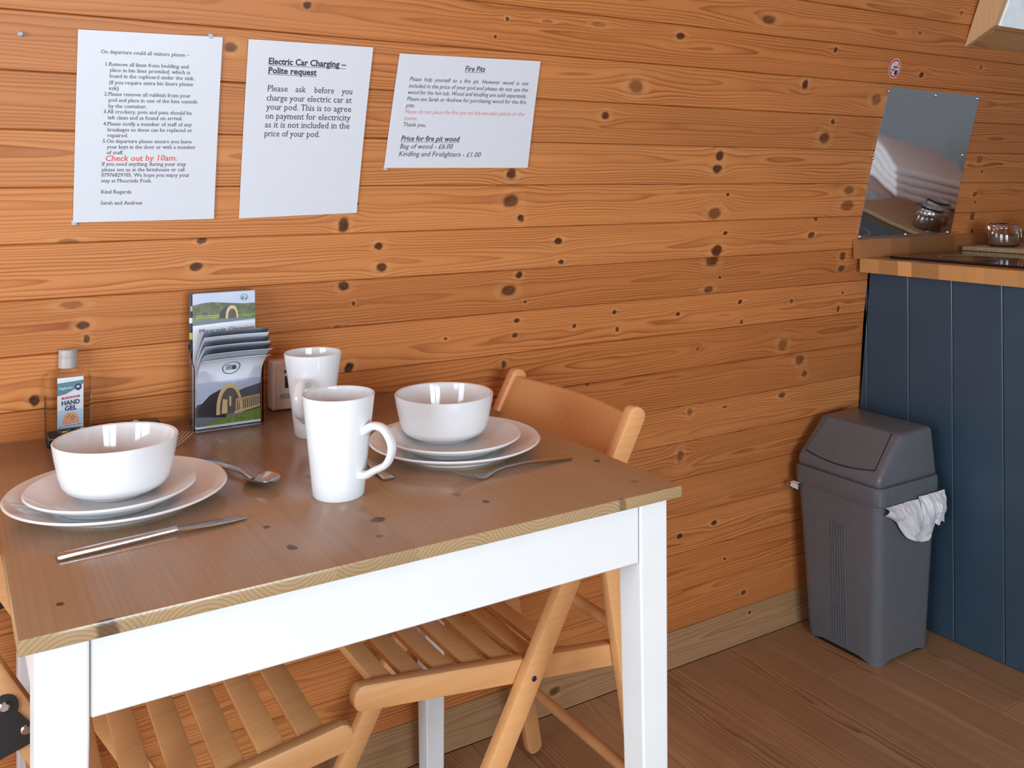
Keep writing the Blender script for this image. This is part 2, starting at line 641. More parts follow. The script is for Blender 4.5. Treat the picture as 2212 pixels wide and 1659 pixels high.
# frosted pane: daylight behind
M_pane, _nt, _b = newmat('daylit_window_pane')
_tc = N(_nt, 'ShaderNodeTexCoord')
_c = MIX(_nt, MR(_nt, NOISE(_nt, _tc.outputs['Object'], 14, 4), 0.35, 0.65), (0.60, 0.68, 0.74), (0.80, 0.86, 0.90))
_nt.links.new(_c, _b.inputs['Base Color'])
_nt.links.new(_c, _b.inputs['Emission Color'])
_b.inputs['Emission Strength'].default_value = 0.25
_b.inputs['Roughness'].default_value = 0.1

# ------------------------------------------------------------------ knots read from the photo (x, y, half width, half height in photo pixels, darkness)
KN = []


def addk(ox, oy, k, lst):
    for t in lst:
        x, y, a = t[0], t[1], t[2]
        bq = t[3] if len(t) > 3 else a
        dkv = t[4] if len(t) > 4 else 0.92
        KN.append((ox + x * k, oy + y * k, a * k, bq * k, dkv))


addk(0, 0, .27125, [(1838, 375, 60, 38, .75)])
addk(600, 0, .27125, [(238, 40, 32, 28), (1828, 150, 17), (1733, 292, 14), (1860, 1385, 38, 45), (1858, 1600, 66, 50, .8), (636, 1620, 16), (2150, 170, 45, 12, .4)])
addk(1200, 0, .27125, [(1700, 155, 55, 35, .7), (995, 287, 33, 28), (640, 690, 60, 55, .6), (1990, 672, 25, 38), (398, 920, 32, 32), (1310, 1240, 30, 40), (1285, 1345, 38, 35),
                       (2140, 1100, 38, 45, .75), (2208, 970, 18, 24, .8), (1375, 1548, 14), (345, 195, 60, 20, .35), (1290, 1690, 25, 30, .6)])
addk(1700, 0, .2315, [(453, 465, 16, 25), (1255, 697, 20, 26), (1810, 630, 20, 22, .5), (1240, 308, 22, 20, .5), (1630, 120, 13, 20, .6), (835, 930, 45, 50, .55), (1795, 1490, 25, 35, .5), (1818, 1600, 12, 14, .7)])
addk(1840, 100, .2651, [(1003, 1205, 18, 18, .7), (1005, 1268, 10, 12, .7), (983, 1385, 20, 28, .75), (980, 1505, 14, 16, .75)])
addk(1800, 0, .3737, [(90, 1100, 28, 24, .6), (80, 1190, 35, 30, .6)])
addk(0, 450, .27125, [(1560, 465, 45, 35), (1608, 258, 38, 22, .85), (668, 928, 52, 32, .85), (692, 1038, 25, 35, .8), (275, 1530, 50, 45, .97), (545, 268, 90, 26, .5), (570, 770, 100, 30, .45)])
addk(600, 450, .27125, [(525, 132, 45, 60), (1935, 80, 28, 35), (808, 300, 35, 30, .97), (826, 470, 42, 38), (525, 618, 42, 38, .95), (606, 757, 17), (1922, 530, 24, 28), (1838, 655, 60, 42, .85), (1968, 748, 9),
                        (470, 945, 30, 10, .6), (1908, 890, 20), (1887, 1013, 20), (1338, 1037, 13), (568, 1268, 35, 42, .97), (1800, 1240, 22, 30, .8)])
addk(1200, 450, .31646, [(1085, 35, 45, 40, .7), (1160, 168, 13), (1100, 290, 35, 40), (1070, 355, 40, 40, .8), (20, 222, 25, 25, .97), (33, 370, 18), (1775, 72, 14, 18, .8), (1745, 182, 20, 20, .85), (1960, 325, 22, 28, .8),
                         (1950, 410, 22, 20, .75), (1122, 470, 11), (1045, 555, 30, 22, .75), (125, 805, 14), (405, 706, 15), (422, 825, 12, 18), (835, 722, 15), (1262, 635, 14), (1270, 775, 10, 18, .75), (1608, 635, 12, 14, .7),
                         (1958, 577, 9, 9, .75), (1928, 688, 10, 22, .8), (1550, 930, 30, 40, .5), (1665, 1035, 28, 30, .6), (1697, 1130, 18, 22, .6), (1545, 1275, 22, 20, .75), (190, 1350, 28, 26, .8), (970, 960, 10, 12, .5),
                         (915, 1390, 18, 30, .4), (215, 1205, 14, 6, .6), (1155, 1355, 14, 5, .6)])
addk(1280, 900, .3376, [(560, 250, 20, 40, .45), (775, 682, 18, 16), (558, 765, 18, 16), (845, 910, 10), (963, 1127, 15, 14, .85), (1003, 1255, 11, 10, .85)])
addk(680, 1200, .3707, [(1395, 790, 30, 22, .7)])
PLK = {}
for (kx, kyv, a, bq, dkv) in KN:
    X, s = onwall(kx, kyv)
    Xa, sa = onwall(kx + a, kyv)
    Xb, sb_ = onwall(kx, kyv - bq)
    n = math.floor((s - SB) / PW)
    PLK.setdefault(n, []).append((X, s, max(abs(Xa - X), 0.004), max(abs(sb_ - s), 0.0035), dkv))

# ------------------------------------------------------------------ setting: curved plank wall
X0, X1 = -2.0, 3.4
rng = random.Random(5)


def arc_shell(name, s0, s1, mat, x0=X0, x1=X1, off=-0.012, mirror=False, n=24, thick=0.03):
    v, f = [], []
    for i in range(n + 1):
        s = s0 + (s1 - s0) * i / n
        for o_ in (off, off - thick):
            y, z = wall(s, o_)
            for x in (x0, x1):
                v.append((x, -y if mirror else y, z))
    for i in range(n):
        a, b = 4 * i, 4 * (i + 1)
        f += [(a, a + 1, b + 1, b), (a + 2, b + 2, b + 3, a + 3), (a, b, b + 2, a + 2), (a + 1, a + 3, b + 3, b + 1)]
    f += [(0, 2, 3, 1), (4 * n, 4 * n + 1, 4 * n + 3, 4 * n + 2)]
    me = fix(frompy(v, f))
    uv = me.uv_layers.new(name='UVMap')
    for lp in me.loops:
        c = me.vertices[lp.vertex_index].co
        uv.data[lp.index].uv = (c.x, c.z)
    return obj(name, me, mat)


M_bare = pine('pine_backing', [], 3.3, 0.7, 0.1, 90, tone=0.5)
M_roof = pine('pine_roof_boards', [], 8.1, 1.7, 0.3, 60)
NPL = 24
S_TOP = SB + NPL * PW
wall_back = arc_shell('wall_back', 0.0, S_TOP, M_bare, off=-0.016)
tag(wall_back, 'curved back wall clad in horizontal orange pine planks', kind='structure')


def plank_me(s0, s1, x0, x1, gap=0.0004, bev=0.0022, depth=0.013):
    prof = [(s0 + gap, -depth), (s0 + gap, -bev), (s0 + gap + bev * 0.8, 0.0)]
    for i in range(1, 4):
        prof.append((s0 + gap + bev * .8 + (s1 - s0 - 2 * gap - bev * 1.6) * i / 4, 0.0))
    prof += [(s1 - gap - bev * 0.8, 0.0), (s1 - gap, -bev), (s1 - gap, -depth)]
    v, f, uvs = [], [], []
    for (s, o_) in prof:
        for x in (x0, x1):
            v.append(tuple(wp(x, s, o_)))
            uvs.append((x, s))
    n = len(prof)
    for i in range(n - 1):
        f.append((2 * i, 2 * i + 1, 2 * i + 3, 2 * i + 2))
    f.append((0, 2 * n - 2, 2 * n - 1, 1))
    f.append(tuple(range(0, 2 * n, 2)))
    f.append(tuple(range(1, 2 * n, 2))[::-1])
    me = frompy(v, f)
    uv = me.uv_layers.new(name='UVMap')
    for lp in me.loops:
        uv.data[lp.index].uv = uvs[lp.vertex_index]
    return fix(me)


for n in range(NPL):
    s0 = SB + n * PW
    kn = PLK.get(n, [])
    yc = s0 + PW * rng.choice((0.5, 0.35, 0.65, 0.15, 0.85, 0.5))
    mt = pine('pine_plank_%02d' % n, kn, 1.37 * n + 0.4, yc, 0.018, rng.uniform(150, 230), tone=rng.uniform(0.86, 1.08), red=rng.uniform(0, 1))
    obj('plank', plank_me(s0, s0 + PW, X0, X1), mt, wall_back, smooth=False)

# baseboard : greyer board along the foot of the wall
kb = PLK.get(-1, []) + PLK.get(-2, [])
M_skirt = pine('pine_skirting', kb, 77.0, 0.05, 0.02, 170, tone=0.78, light=(0.56, 0.33, 0.165), dark=(0.32, 0.155, 0.065))
bb = obj('baseboard_back', plank_me(-0.002, SB, X0, X1, bev=0.002), M_skirt, smooth=False)
tag(bb, 'plain greyish pine baseboard along the foot of the plank wall', kind='structure')

# roof and the far side of the pod
STOT = S1 + R2 * (math.pi / 2 - (TH0 + S1 / RW))
ceil_ = arc_shell('ceiling', S_TOP, STOT, M_roof, off=-0.004)
tag(ceil_, 'curved pine board ceiling of the pod', kind='structure')
# opposite wall with a window opening (x 0.55..1.95, s 0.9..1.9)
ww = empty('wall_front')
tag(ww, 'curved pine wall behind the viewer with a window opening', kind='structure')
WX0, WX1, WS0, WS1 = -0.25, 1.15, 0.55, 1.65
for (a, b, x0, x1) in ((0, WS0, X0, X1), (WS1, 2.45, X0, X1), (WS0, WS1, X0, WX0), (WS0, WS1, WX1, X1), (2.45, 2.95, X0, -0.35), (2.45, 2.95, 1.15, X1), (2.95, STOT, X0, X1)):
    o = arc_shell('cladding', a, b, M_roof, x0, x1, off=-0.004, mirror=True)
    o.parent = ww
# end walls
wr = obj('wall_right', box_me((X1, -1.75, 0), (X1 + 0.06, 1.75, 3.0)), M_greywall, smooth=False)
tag(wr, 'plain blue grey painted end partition beyond the kitchen', kind='structure')
wl = empty('wall_left')
tag(wl, 'pine end wall around the glazed entrance doors', kind='structure')
for lo, hi in (((-2.06, -1.75, 0), (-2.0, -0.75, 3.0)), ((-2.06, 0.95, 0), (-2.0, 1.75, 3.0)), ((-2.06, -0.75, 2.12), (-2.0, 0.95, 3.0)), ((-2.06, -0.75, 0), (-2.0, 0.95, 0.16))):
    me = box_me(lo, hi)
    uv = me.uv_layers.new(name='UVMap')
    for lp in me.loops:
        c = me.vertices[lp.vertex_index].co
        uv.data[lp.index].uv = (c.y, c.z)
    obj('cladding', me, M_roof, wl, smooth=False)
dr = empty('door_1', (-1.95, 0.1, 0.16))
tag(dr, 'white framed glazed entrance doors', kind='structure')
for y0, y1, z0, z1 in ((-0.85, -0.78, 0, 1.96), (0.78, 0.85, 0, 1.96), (-0.06, 0.06, 0, 1.96), (-0.78, -0.06, 1.86, 1.96), (0.06, 0.78, 1.86, 1.96), (-0.78, -0.06, 0, 0.12), (0.06, 0.78, 0, 0.12)):
    obj('frame_bar', box_me((-0.02, y0, z0), (0.02, y1, z1), 0.003, 1), M_white, dr)
wn2 = empty('window_2', (0.45, -1.54, 1.08))
tag(wn2, 'white framed side window with a central bar behind the viewer', kind='structure')
for x0, x1, z0, z1 in ((-0.72, -0.66, -0.5, 0.5), (0.66, 0.72, -0.5, 0.5), (-0.04, 0.04, -0.5, 0.5), (-0.66, -0.04, 0.44, 0.5), (0.04, 0.66, 0.44, 0.5), (-0.66, -0.04, -0.5, -0.44), (0.04, 0.66, -0.5, -0.44)):
    obj('frame_bar', box_me((x0, -0.02, z0), (x1, 0.02, z1), 0.003, 1), M_white, wn2)

# floor : wide wood-look planks running towards the wall
floor_ = obj('floor', box_me((X0, -1.66, -0.06), (X1, 1.66, -0.006)), M_gap, smooth=False)
tag(floor_, 'wood effect plank floor running towards the back wall', kind='structure')
FM = []
for i in range(5):
    fk = [(0.03 + 0.02 * i, 0.25 + 0.37 * i, 0.016, 0.004, .5)] if i % 2 else []
    FM.append(pine('floor_plank_%d' % i, fk, 20.0 + 3.7 * i, 0.10, 0.05, 150 + 20 * i, tone=(0.92, 1.08, 0.86, 1.0, 0.95)[i], light=(0.46, 0.26, 0.130), dark=(0.15, 0.072, 0.032), rough=0.42, swap=True, contrast=0.95))
FWD = 0.2043
i = 0
x = 1.332 - FWD * 17
fl_me = {}
while x < X1 - 0.001:
    y = -1.65
    first = True
    xe = min(x + FWD, X1)
    xs = max(x, X0)
    k = 0
    while y < 1.645 and xe > xs + 0.01:
        L = 1.22 if not first else (0.35 + 0.29 * ((i * 3) % 4))
        first = False
        ye = min(y + L, 1.648)
        w_, l_ = xe - xs - 0.0008, ye - y - 0.0008
        key = (round(w_, 3), round(l_, 3), (i * 2 + k * 3) % 5)
        if key not in fl_me:
            me = box_me((0, 0, -0.008), (w_, l_, 0), 0.0012, 1)
            uv = me.uv_layers.new(name='UVMap')
            off = rng.uniform(0, 5)
            for lp in me.loops:
                c = me.vertices[lp.vertex_index].co
                uv.data[lp.index].uv = (c.x, c.y + off)
            me.materials.append(FM[(i * 2 + k * 3) % 5])
            fl_me[key] = me
        o = obj('floor_plank', fl_me[key], FM[0], floor_, smooth=False)
        o.location = (xs, y, 0)
        y = ye
        k += 1
    x += FWD
    i += 1

# projecting roof window box in the top right corner
wn = empty('window_1', (2.4, 1.45, 1.55))
tag(wn, 'pine boxed window with pale pane high on the plank wall', kind='structure')
SW0, SW1, XW0, XW1 = 1.529, 2.15, 2.40, 3.2


def local_part(name, me, mat, parent, smooth=True):
    me.transform(Matrix.Translation(-Vector(parent.location)) if not parent.rotation_euler.z else (Matrix.Translation(parent.location) @ Matrix.Rotation(parent.rotation_euler.z, 4, 'Z')).inverted())
    return obj(name, me, mat, parent, smooth)


def slab4(q, th):
    """thin slab from four corner points with thickness th along its normal"""
    q = [Vector(p) for p in q]
    n = (q[1] - q[0]).cross(q[3] - q[0]).normalized() * th
    v = q + [p + n for p in q]
    return fix(frompy(v, [(0, 1, 2, 3), (7, 6, 5, 4), (0, 4, 5, 1), (1, 5, 6, 2), (2, 6, 7, 3), (3, 7, 4, 0)]))


pA, pB = wp(XW0, SW0), wp(XW0, SW1)
pC = onX(2157, 55, XW0 + 0.004)
pD = wp(XW0, SW1, 0.09)
local_part('side_board', slab4([pA, pC, pD, pB], 0.018), M_lpine, wn, False)
dxw = Vector((XW1 - XW0, 0, 0))
dx0 = Vector((0.012, 0, 0))
local_part('bottom_board', slab4([pA + dx0 + Vector((0, 0, 0.004)), pA + dxw + Vector((0, 0, 0.004)), pC + dxw, pC + dx0], -0.012), M_lfig, wn, False)
local_part('pane', slab4([pC, pC + dxw, pD + dxw, pD], 0.006), M_pane, wn, False)

# ------------------------------------------------------------------ paper notices
def paper(name, label, corners, jobs, W, tacks=()):
    TL, TR, BR, BL = [onwall(*c) for c in corners]
    root = empty(name, wp(BL[0], BL[1], 0.003))
    tag(root, label, 'notice')
    nx, ny = 6, 16
    v, f = [], []

    def surf(u, t, off):
        X = (BL[0] * (1 - u) + BR[0] * u) * (1 - t) + (TL[0] * (1 - u) + TR[0] * u) * t
        s = (BL[1] * (1 - u) + BR[1] * u) * (1 - t) + (TL[1] * (1 - u) + TR[1] * u) * t
        return wp(X, s, off)
    for lay in (0.0032, 0.0026):
        for j in range(ny + 1):
            for i in range(nx + 1):
                v.append(surf(i / nx, j / ny, lay))
    base = (nx + 1) * (ny + 1)
    for j in range(ny):
        for i in range(nx):
            a = j * (nx + 1) + i
            f.append((a, a + 1, a + nx + 2, a + nx + 1))
            f.append((base + a, base + a + nx + 1, base + a + nx + 2, base + a + 1))
    for j in range(ny):
        a = j * (nx + 1)
        f.append((a, a + nx + 1, base + a + nx + 1, base + a))
        a += nx
        f.append((a, base + a, base + a + nx + 1, a + nx + 1))
    for i in range(nx):
        f.append((i, base + i, base + i + 1, i + 1))
        a = ny * (nx + 1) + i
        f.append((a, a + 1, base + a + 1, base + a))
    local_part('sheet', fix(frompy(v, f)), M_paper, root)
    cc = [Vector(c) for c in corners]
    groups = {}
    for (txt, ox, oy, k, x0, y0, x1, y1, cap, bold, shear, mat, ul) in jobs:
        V, P = text_geo(txt, bold, shear, serif=(name != 'fire_pit_notice' and mat is M_ink))
        if not V:
            continue
        wmin, wmax = min(q[0] for q in V), max(q[0] for q in V)
        p0 = Vector((ox + x0 * k, oy + y0 * k))
        p1 = Vector((ox + x1 * k, oy + y1 * k))
        d_ = (p1 - p0) / (wmax - wmin)
        uu = (p0.x - cc[3].x) / (cc[2].x - cc[3].x)
        upd = ((cc[0] - cc[3]).normalized() * (1 - uu) + (cc[1] - cc[2]).normalized() * uu).normalized()
        hs = cap * k / 0.70
        vv, ff = groups.setdefault(mat.name, (mat, [], []))[1:]
        b0 = len(vv)
        for (a, b) in V:
            q = p0 + d_ * (a - wmin) + upd * (b * hs)
            X, s = onwall(q.x, q.y)
            vv.append(wp(X, s, 0.0035))
        ff += [tuple(b0 + i_ for i_ in p) for p in P]
        if ul:
            b0 = len(vv)
            for (a, b) in ((wmin, -0.16), (wmax, -0.16), (wmax, -0.11), (wmin, -0.11)):
                q = p0 + d_ * (a - wmin) + upd * (b * hs)
                X, s = onwall(q.x, q.y)
                vv.append(wp(X, s, 0.0035))
            ff.append((b0, b0 + 1, b0 + 2, b0 + 3))
    for k_, (mat, vv, ff) in groups.items():
        local_part('printed_text' if mat is M_ink else 'red_text', frompy(vv, ff), mat, root, False)
    for (tx, ty) in tacks:
        X, s = onwall(tx, ty)
        p = wp(X, s, 0.0015)
        local_part('putty', box_me(p - Vector((0.004, 0.0015, 0.004)), p + Vector((0.004, 0.0015, 0.004)), 0.001), M_putty, root)
    return root


def J(ox, oy, k, cap, mat=M_ink, bold=0.0, shear=0.0, ul=False):
    return lambda t, x0, y0, x1, y1, **kw: (t, ox, oy, k, x0, y0, x1, y1, kw.get('cap', cap), kw.get('bold', bold), kw.get('shear', shear), kw.get('mat', mat), kw.get('ul', ul))


a = J(130, 40, .27736, 29)
P1 = [a('On departure could all visitors please –', 315, 268, 1003, 297), a('1.Remove all linen from bedding and', 350, 365, 998, 388), a('place in bin liner provided, which is', 382, 412, 1007, 432),
      a('found in the cupboard under the sink.', 380, 458, 1040, 478), a('(If you require extra bin liners please', 378, 508, 1030, 524), a('ask)', 375, 552, 452, 555),
      a('2.Please remove all rubbish from your', 340, 598, 1012, 614), a('pod and place in one of the bins outside', 373, 645, 1064, 660), a('by the container.', 372, 692, 670, 697),
      a('3.All crockery, pots and pans should be', 336, 735, 1020, 748), a('left clean and as found on arrival.', 368, 782, 948, 790), a('4.Please notify a member of staff of any', 332, 830, 1020, 838),
      a('breakages so these can be replaced or', 365, 876, 1024, 882), a('repaired.', 364, 920, 524, 922), a('5.On departure please ensure you leave', 329, 965, 1020, 970),
      a('your keys in the door or with a member', 359, 1010, 1050, 1013), a('of staff.', 359, 1054, 489, 1055),
      a('If you need anything during your stay', 321, 1143, 974, 1145), a('please see us at the farmhouse or call', 320, 1187, 966, 1187), a('07976829705. We hope you enjoy your', 318, 1229, 1003, 1230),
      a('stay at Moorside Pods.', 317, 1273, 710, 1274), a('Kind Regards', 315, 1360, 550, 1360), a('Sarah and Andrew', 312, 1446, 636, 1446),
      a('Check out by 10am.', 350, 1107, 905, 1103, cap=44, mat=M_red, shear=0.12, bold=0.012)]
paper('departure_notice', 'tall white departure instruction sheet with red handwritten line, leftmost on plank wall', [(168, 63), (480, 80), (461, 472), (157, 480)], P1, .21, [(455, 78), (160, 481)])
a = J(490, 60, .31646, 42)
P2 = [a('Electric Car Charging –', 281, 245, 808, 270, bold=0.026, ul=True), a('Polite request', 276, 307, 608, 324, bold=0.026, ul=True),
      a('Please', 272, 430, 410, 435), a('ask', 464, 437, 536, 440), a('before', 590, 442, 726, 447), a('you', 776, 450, 852, 453),
      a('charge your electric car at', 266, 494, 846, 512), a('your pod. This is to agree', 262, 556, 843, 573), a('on payment for electricity', 259, 618, 838, 632),
      a('as it is not included in the', 255, 678, 832, 687), a('price of your pod.', 250, 738, 628, 744)]
paper('charging_notice', 'tall white electric car charging notice in the middle of the three sheets', [(536, 84), (805, 102), (769, 459), (515, 471)], P2, .21)
a = J(490, 60, .31646, 28, shear=0.18)
P3 = [a('Fire Pits', 1620, 294, 1756, 298, cap=36, bold=0.016, ul=True), a('Please  help  yourself  to  a  fire  pit.  However  wood  is  not', 1243, 360, 2052, 392), a('included in the price of your pod and please do not use the', 1237, 406, 2048, 436),
      a('wood for the hot tub. Wood and kindling are sold separately.', 1230, 450, 2038, 478), a('Please see Sarah or Andrew for purchasing wood for the fire', 1224, 495, 2035, 519), a('pits.', 1216, 540, 1277, 541),
      a('Please do not place the fire pits on the wooden patios or the', 1210, 582, 2024, 600, mat=M_red2), a('lawns.', 1204, 628, 1293, 629, mat=M_red2), a('Thank you.', 1198, 670, 1352, 675, shear=0.05),
      a('Price for fire pit wood', 1183, 769, 1583, 774, cap=36, bold=0.016, ul=True), a('Bag of wood - £6.00', 1176, 822, 1535, 824, cap=34), a('Kindling and Firelighters - £1.00', 1168, 873, 1725, 880, cap=34)]
paper('fire_pit_notice', 'wide white fire pit notice with red text line, rightmost of the three sheets', [(862, 115), (1166, 132), (1138, 362), (828, 362)], P3, .297, [(832, 363)])

# pin on the wall at the left
X, s = onwall(44, 73)
pn = obj('wall_pin', lathe_me([(0, 0.004), (0.003, 0.004), (0.0042, 0.002), (0.0042, -0.004), (0, -0.004)], 6), M_putty)
pn.location = wp(X, s, 0.002)
pn.rotation_euler = (math.pi / 2, 0, 0)
tag(pn, 'small grey pin head on bare plank left of the notices', 'pin')

# ------------------------------------------------------------------ no smoking sticker
Xs, ss = onwall(1932, 147.5)
st = empty('no_smoking_sticker', wp(Xs, ss, 0.001))
tag(st, 'round red and white no smoking sticker above steel splashback', 'sticker')
M_pink = plain('sticker_border', (0.85, 0.42, 0.32), 0.5)
M_dred = plain('sticker_red', (0.36, 0.015, 0.012), 0.5)


def decal(name, polys, mat, parent, off, R=0.0265):
    v, f = [], []
    for p in polys:
        b0 = len(v)
        for (u, t) in p:
            v.append(wp(Xs + u * R * 0.92, ss + t * R, off))
        f.append(tuple(range(b0, b0 + len(p))))
    return local_part(name, frompy(v, f), mat, parent, False)


def ringp(r, n=40, cx=0, cy=0):
    return [(cx + r * math.cos(2 * math.pi * i / n), cy + r * math.sin(2 * math.pi * i / n)) for i in range(n)]


decal('border', [ringp(1)], M_pink, st, 0.0010)
decal('red_ring', [ringp(0.87)], M_dred, st, 0.0013)
decal('face', [ringp(0.74)], M_paper, st, 0.0016)
decal('pictogram', [[(-.30, .08), (.52, .02), (.52, .16), (-.30, .22)], [(-.62, -.20), (-.2, -.22), (-.2, -.10), (-.62, -.08)], [(.0, -.62), (.45, -.62), (.52, -.16), (.07, -.14)]], M_ink, st, 0.0019)
decal('smoke', [[(-.32, .30), (-.24, .30), (-.10, .62), (-.18, .66)], [(-.14, .40), (-.06, .40), (.08, .66), (.0, .68)]], M_greyp, st, 0.0019)
decal('slash', [[(-.62, -.52), (-.52, -.62), (.62, .52), (.52, .62)]], M_red, st, 0.0022)

# ------------------------------------------------------------------ steel splashback
sq = [onwall(1920, 187), onwall(2115, 208), onwall(2050, 511), onwall(1850, 517)]
spb = empty('steel_splashback', wp(sq[3][0], sq[3][1], 0.002))
tag(spb, 'polished steel sheet screwed to plank wall above the hob', 'splashback')
v, f = [], []
nx, ny = 4, 8
for lay in (0.0035, 0.0015):
    for j in range(ny + 1):
        for i in range(nx + 1):
            u, t = i / nx, j / ny
            Xq = (sq[3][0] * (1 - u) + sq[2][0] * u) * (1 - t) + (sq[0][0] * (1 - u) + sq[1][0] * u) * t
            sqq = (sq[3][1] * (1 - u) + sq[2][1] * u) * (1 - t) + (sq[0][1] * (1 - u) + sq[1][1] * u) * t
            v.append(wp(Xq, sqq, lay))
base = (nx + 1) * (ny + 1)
for j in range(ny):
    for i in range(nx):
        a_ = j * (nx + 1) + i
        f.append((a_, a_ + 1, a_ + nx + 2, a_ + nx + 1))
        f.append((base + a_, base + a_ + nx + 1, base + a_ + nx + 2, base + a_ + 1))
for j in range(ny):
    a_ = j * (nx + 1)
    f.append((a_, a_ + nx + 1, base + a_ + nx + 1, base + a_))
    a_ += nx
    f.append((a_, base + a_, base + a_ + nx + 1, a_ + nx + 1))
for i in range(nx):
    f.append((i, base + i, base + i + 1, i + 1))
    a_ = ny * (nx + 1) + i
    f.append((a_, a_ + 1, base + a_ + 1, base + a_))
local_part('sheet', fix(frompy(v, f)), M_mirror, spb)
scr = lathe_me([(0, 0.0022), (0.0025, 0.002), (0.0038, 0.0008), (0.0042, -0.0015), (0, -0.0015)], 12)
for (x, y) in ((293, 362), (678, 397), (1017, 425), (165, 910), (895, 885), (58, 1550), (430, 1530), (773, 1513)):
    X, s = onwall(1840 + x * .2651, 100 + y * .2651)
    o = obj('screw', scr, M_screw, spb)
    p = wp(X, s, 0.0045) - Vector(spb.location)
    o.location = p
    o.rotation_euler = (math.pi / 2 + (TH0 + s / RW), 0, 0)

# ------------------------------------------------------------------ kitchen counter
ZT, ZB_ = 0.942, 0.905
XP = 2.14
YF = 0.985
ctr = empty('kitchen_counter', (XP, 1.3, 0))
tag(ctr, 'navy painted kitchen counter base with vertical boarded end panel', 'counter')
bd = [1.492 + 0.1270, 1.492, 1.370, 1.242, 1.116, 0.99]


def wy(z):
    s = 0.0
    for i in range(400):
        if wall(s)[1] >= z:
            break
        s += 0.005
    return wall(s)[0]


edges = [None] + bd
for i in range(len(edges) - 1):
    yb = edges[i + 1]
    if i == 0:
        poly = [(yb + 0.0006, 0.002), (wy(0.0) - 0.014, 0.002)] + [(wy(z) - 0.003 if z > 0.09 else wy(z) - 0.014, z) for z in (0.09, 0.3, 0.5, 0.7, ZB_ - .001)] + [(yb + 0.0006, ZB_ - .001)]
    else:
        ya = edges[i]
        poly = [(yb + 0.0006, 0.002), (ya - 0.0006, 0.002), (ya - 0.0006, ZB_ - .001), (yb + 0.0006, ZB_ - .001)]
    me = prism_me(poly, 'X', XP, XP + 0.014, 0.0022, 1)
    local_part('board', me, M_blue, ctr, False)
local_part('carcass', box_me((XP + 0.016, YF + 0.01, 0.0), (X1 - 0.005, 1.57, ZB_ - 0.001)), M_blue, ctr, False)
# worktop of glued staves
wt = empty('worktop', (2.08, 1.3, ZB_))
tag(wt, 'thick butcher block wooden worktop on the navy counter', 'worktop')
cuts = [45, 210, 455, 630, 980, 1270, 1355, 1455, 1560, 1990]
ys = [onz(1820 + c * .1772, 430 + (740 + c * 0.075) * .1772, ZT).y for c in cuts]
ys[0] = 1.594
ys += [ys[-1] - 0.12, ys[-1] - 0.22, YF]
prevy = ys[0]
for i in range(1, len(ys)):
    if ys[i] > prevy - 0.006:
        continue
    local_part('stave', box_me((2.08, ys[i] + 0.0, ZB_), (2.135, prevy - 0.0, ZT), 0.0, 1), M_block, wt, False)
    prevy = ys[i]
nst = 11
for i in range(nst):
    y1_ = 1.594 - (1.594 - YF) * i / nst
    y0_ = 1.594 - (1.594 - YF) * (i + 1) / nst
    local_part('stave', box_me((2.1350, y0_, ZB_), (X1 - 0.004, y1_, ZT), 0.0, 1), M_oiled_shaded, wt, False)
ust = empty('worktop_upstand', (2.06, 1.59, ZT))
tag(ust, 'low wooden upstand strip along the wall behind the worktop', 'upstand')
up_y1 = wy(0.995) - 0.001
xe_ = [2.058, 2.19, 2.27, 2.36, 2.48, 2.62, 2.8, 3.0, 3.2, X1 - 0.004]
for i in range(len(xe_) - 1):
    local_part('stave', box_me((xe_[i], up_y1 - 0.020, ZT + 0.0005), (xe_[i + 1], up_y1, 0.991), 0.0, 1), M_oiled_shaded, ust, False)

hob = empty('hob', (2.42, 1.28, ZT))
tag(hob, 'black glass hob panel lying on the worktop', 'hob')
local_part('glass_panel', box_me((2.137, 1.03, ZT + 0.0005), (2.70, 1.545, ZT + 0.0065), 0.001, 1), M_hob, hob)
for cx_, cy_, r_ in ((2.27, 1.16, .08), (2.27, 1.41, .065), (2.55, 1.13, .065)):
    me = lathe_me([(r_, 0), (r_ + 0.0015, 0.0003), (r_ + 0.003, 0)], 48)
    me.transform(Matrix.Translation((cx_, cy_, ZT + 0.0065)))
    local_part('cooking_zone_ring', me, M_greyp, hob)
mat_ = obj('cork_mat', box_me((2.478, 1.24, ZT + 0.007), (2.78, 1.555, ZT + 0.0185), 0.002, 2), M_cork)
tag(mat_, 'thick cork mat lying across the black hob', 'mat')


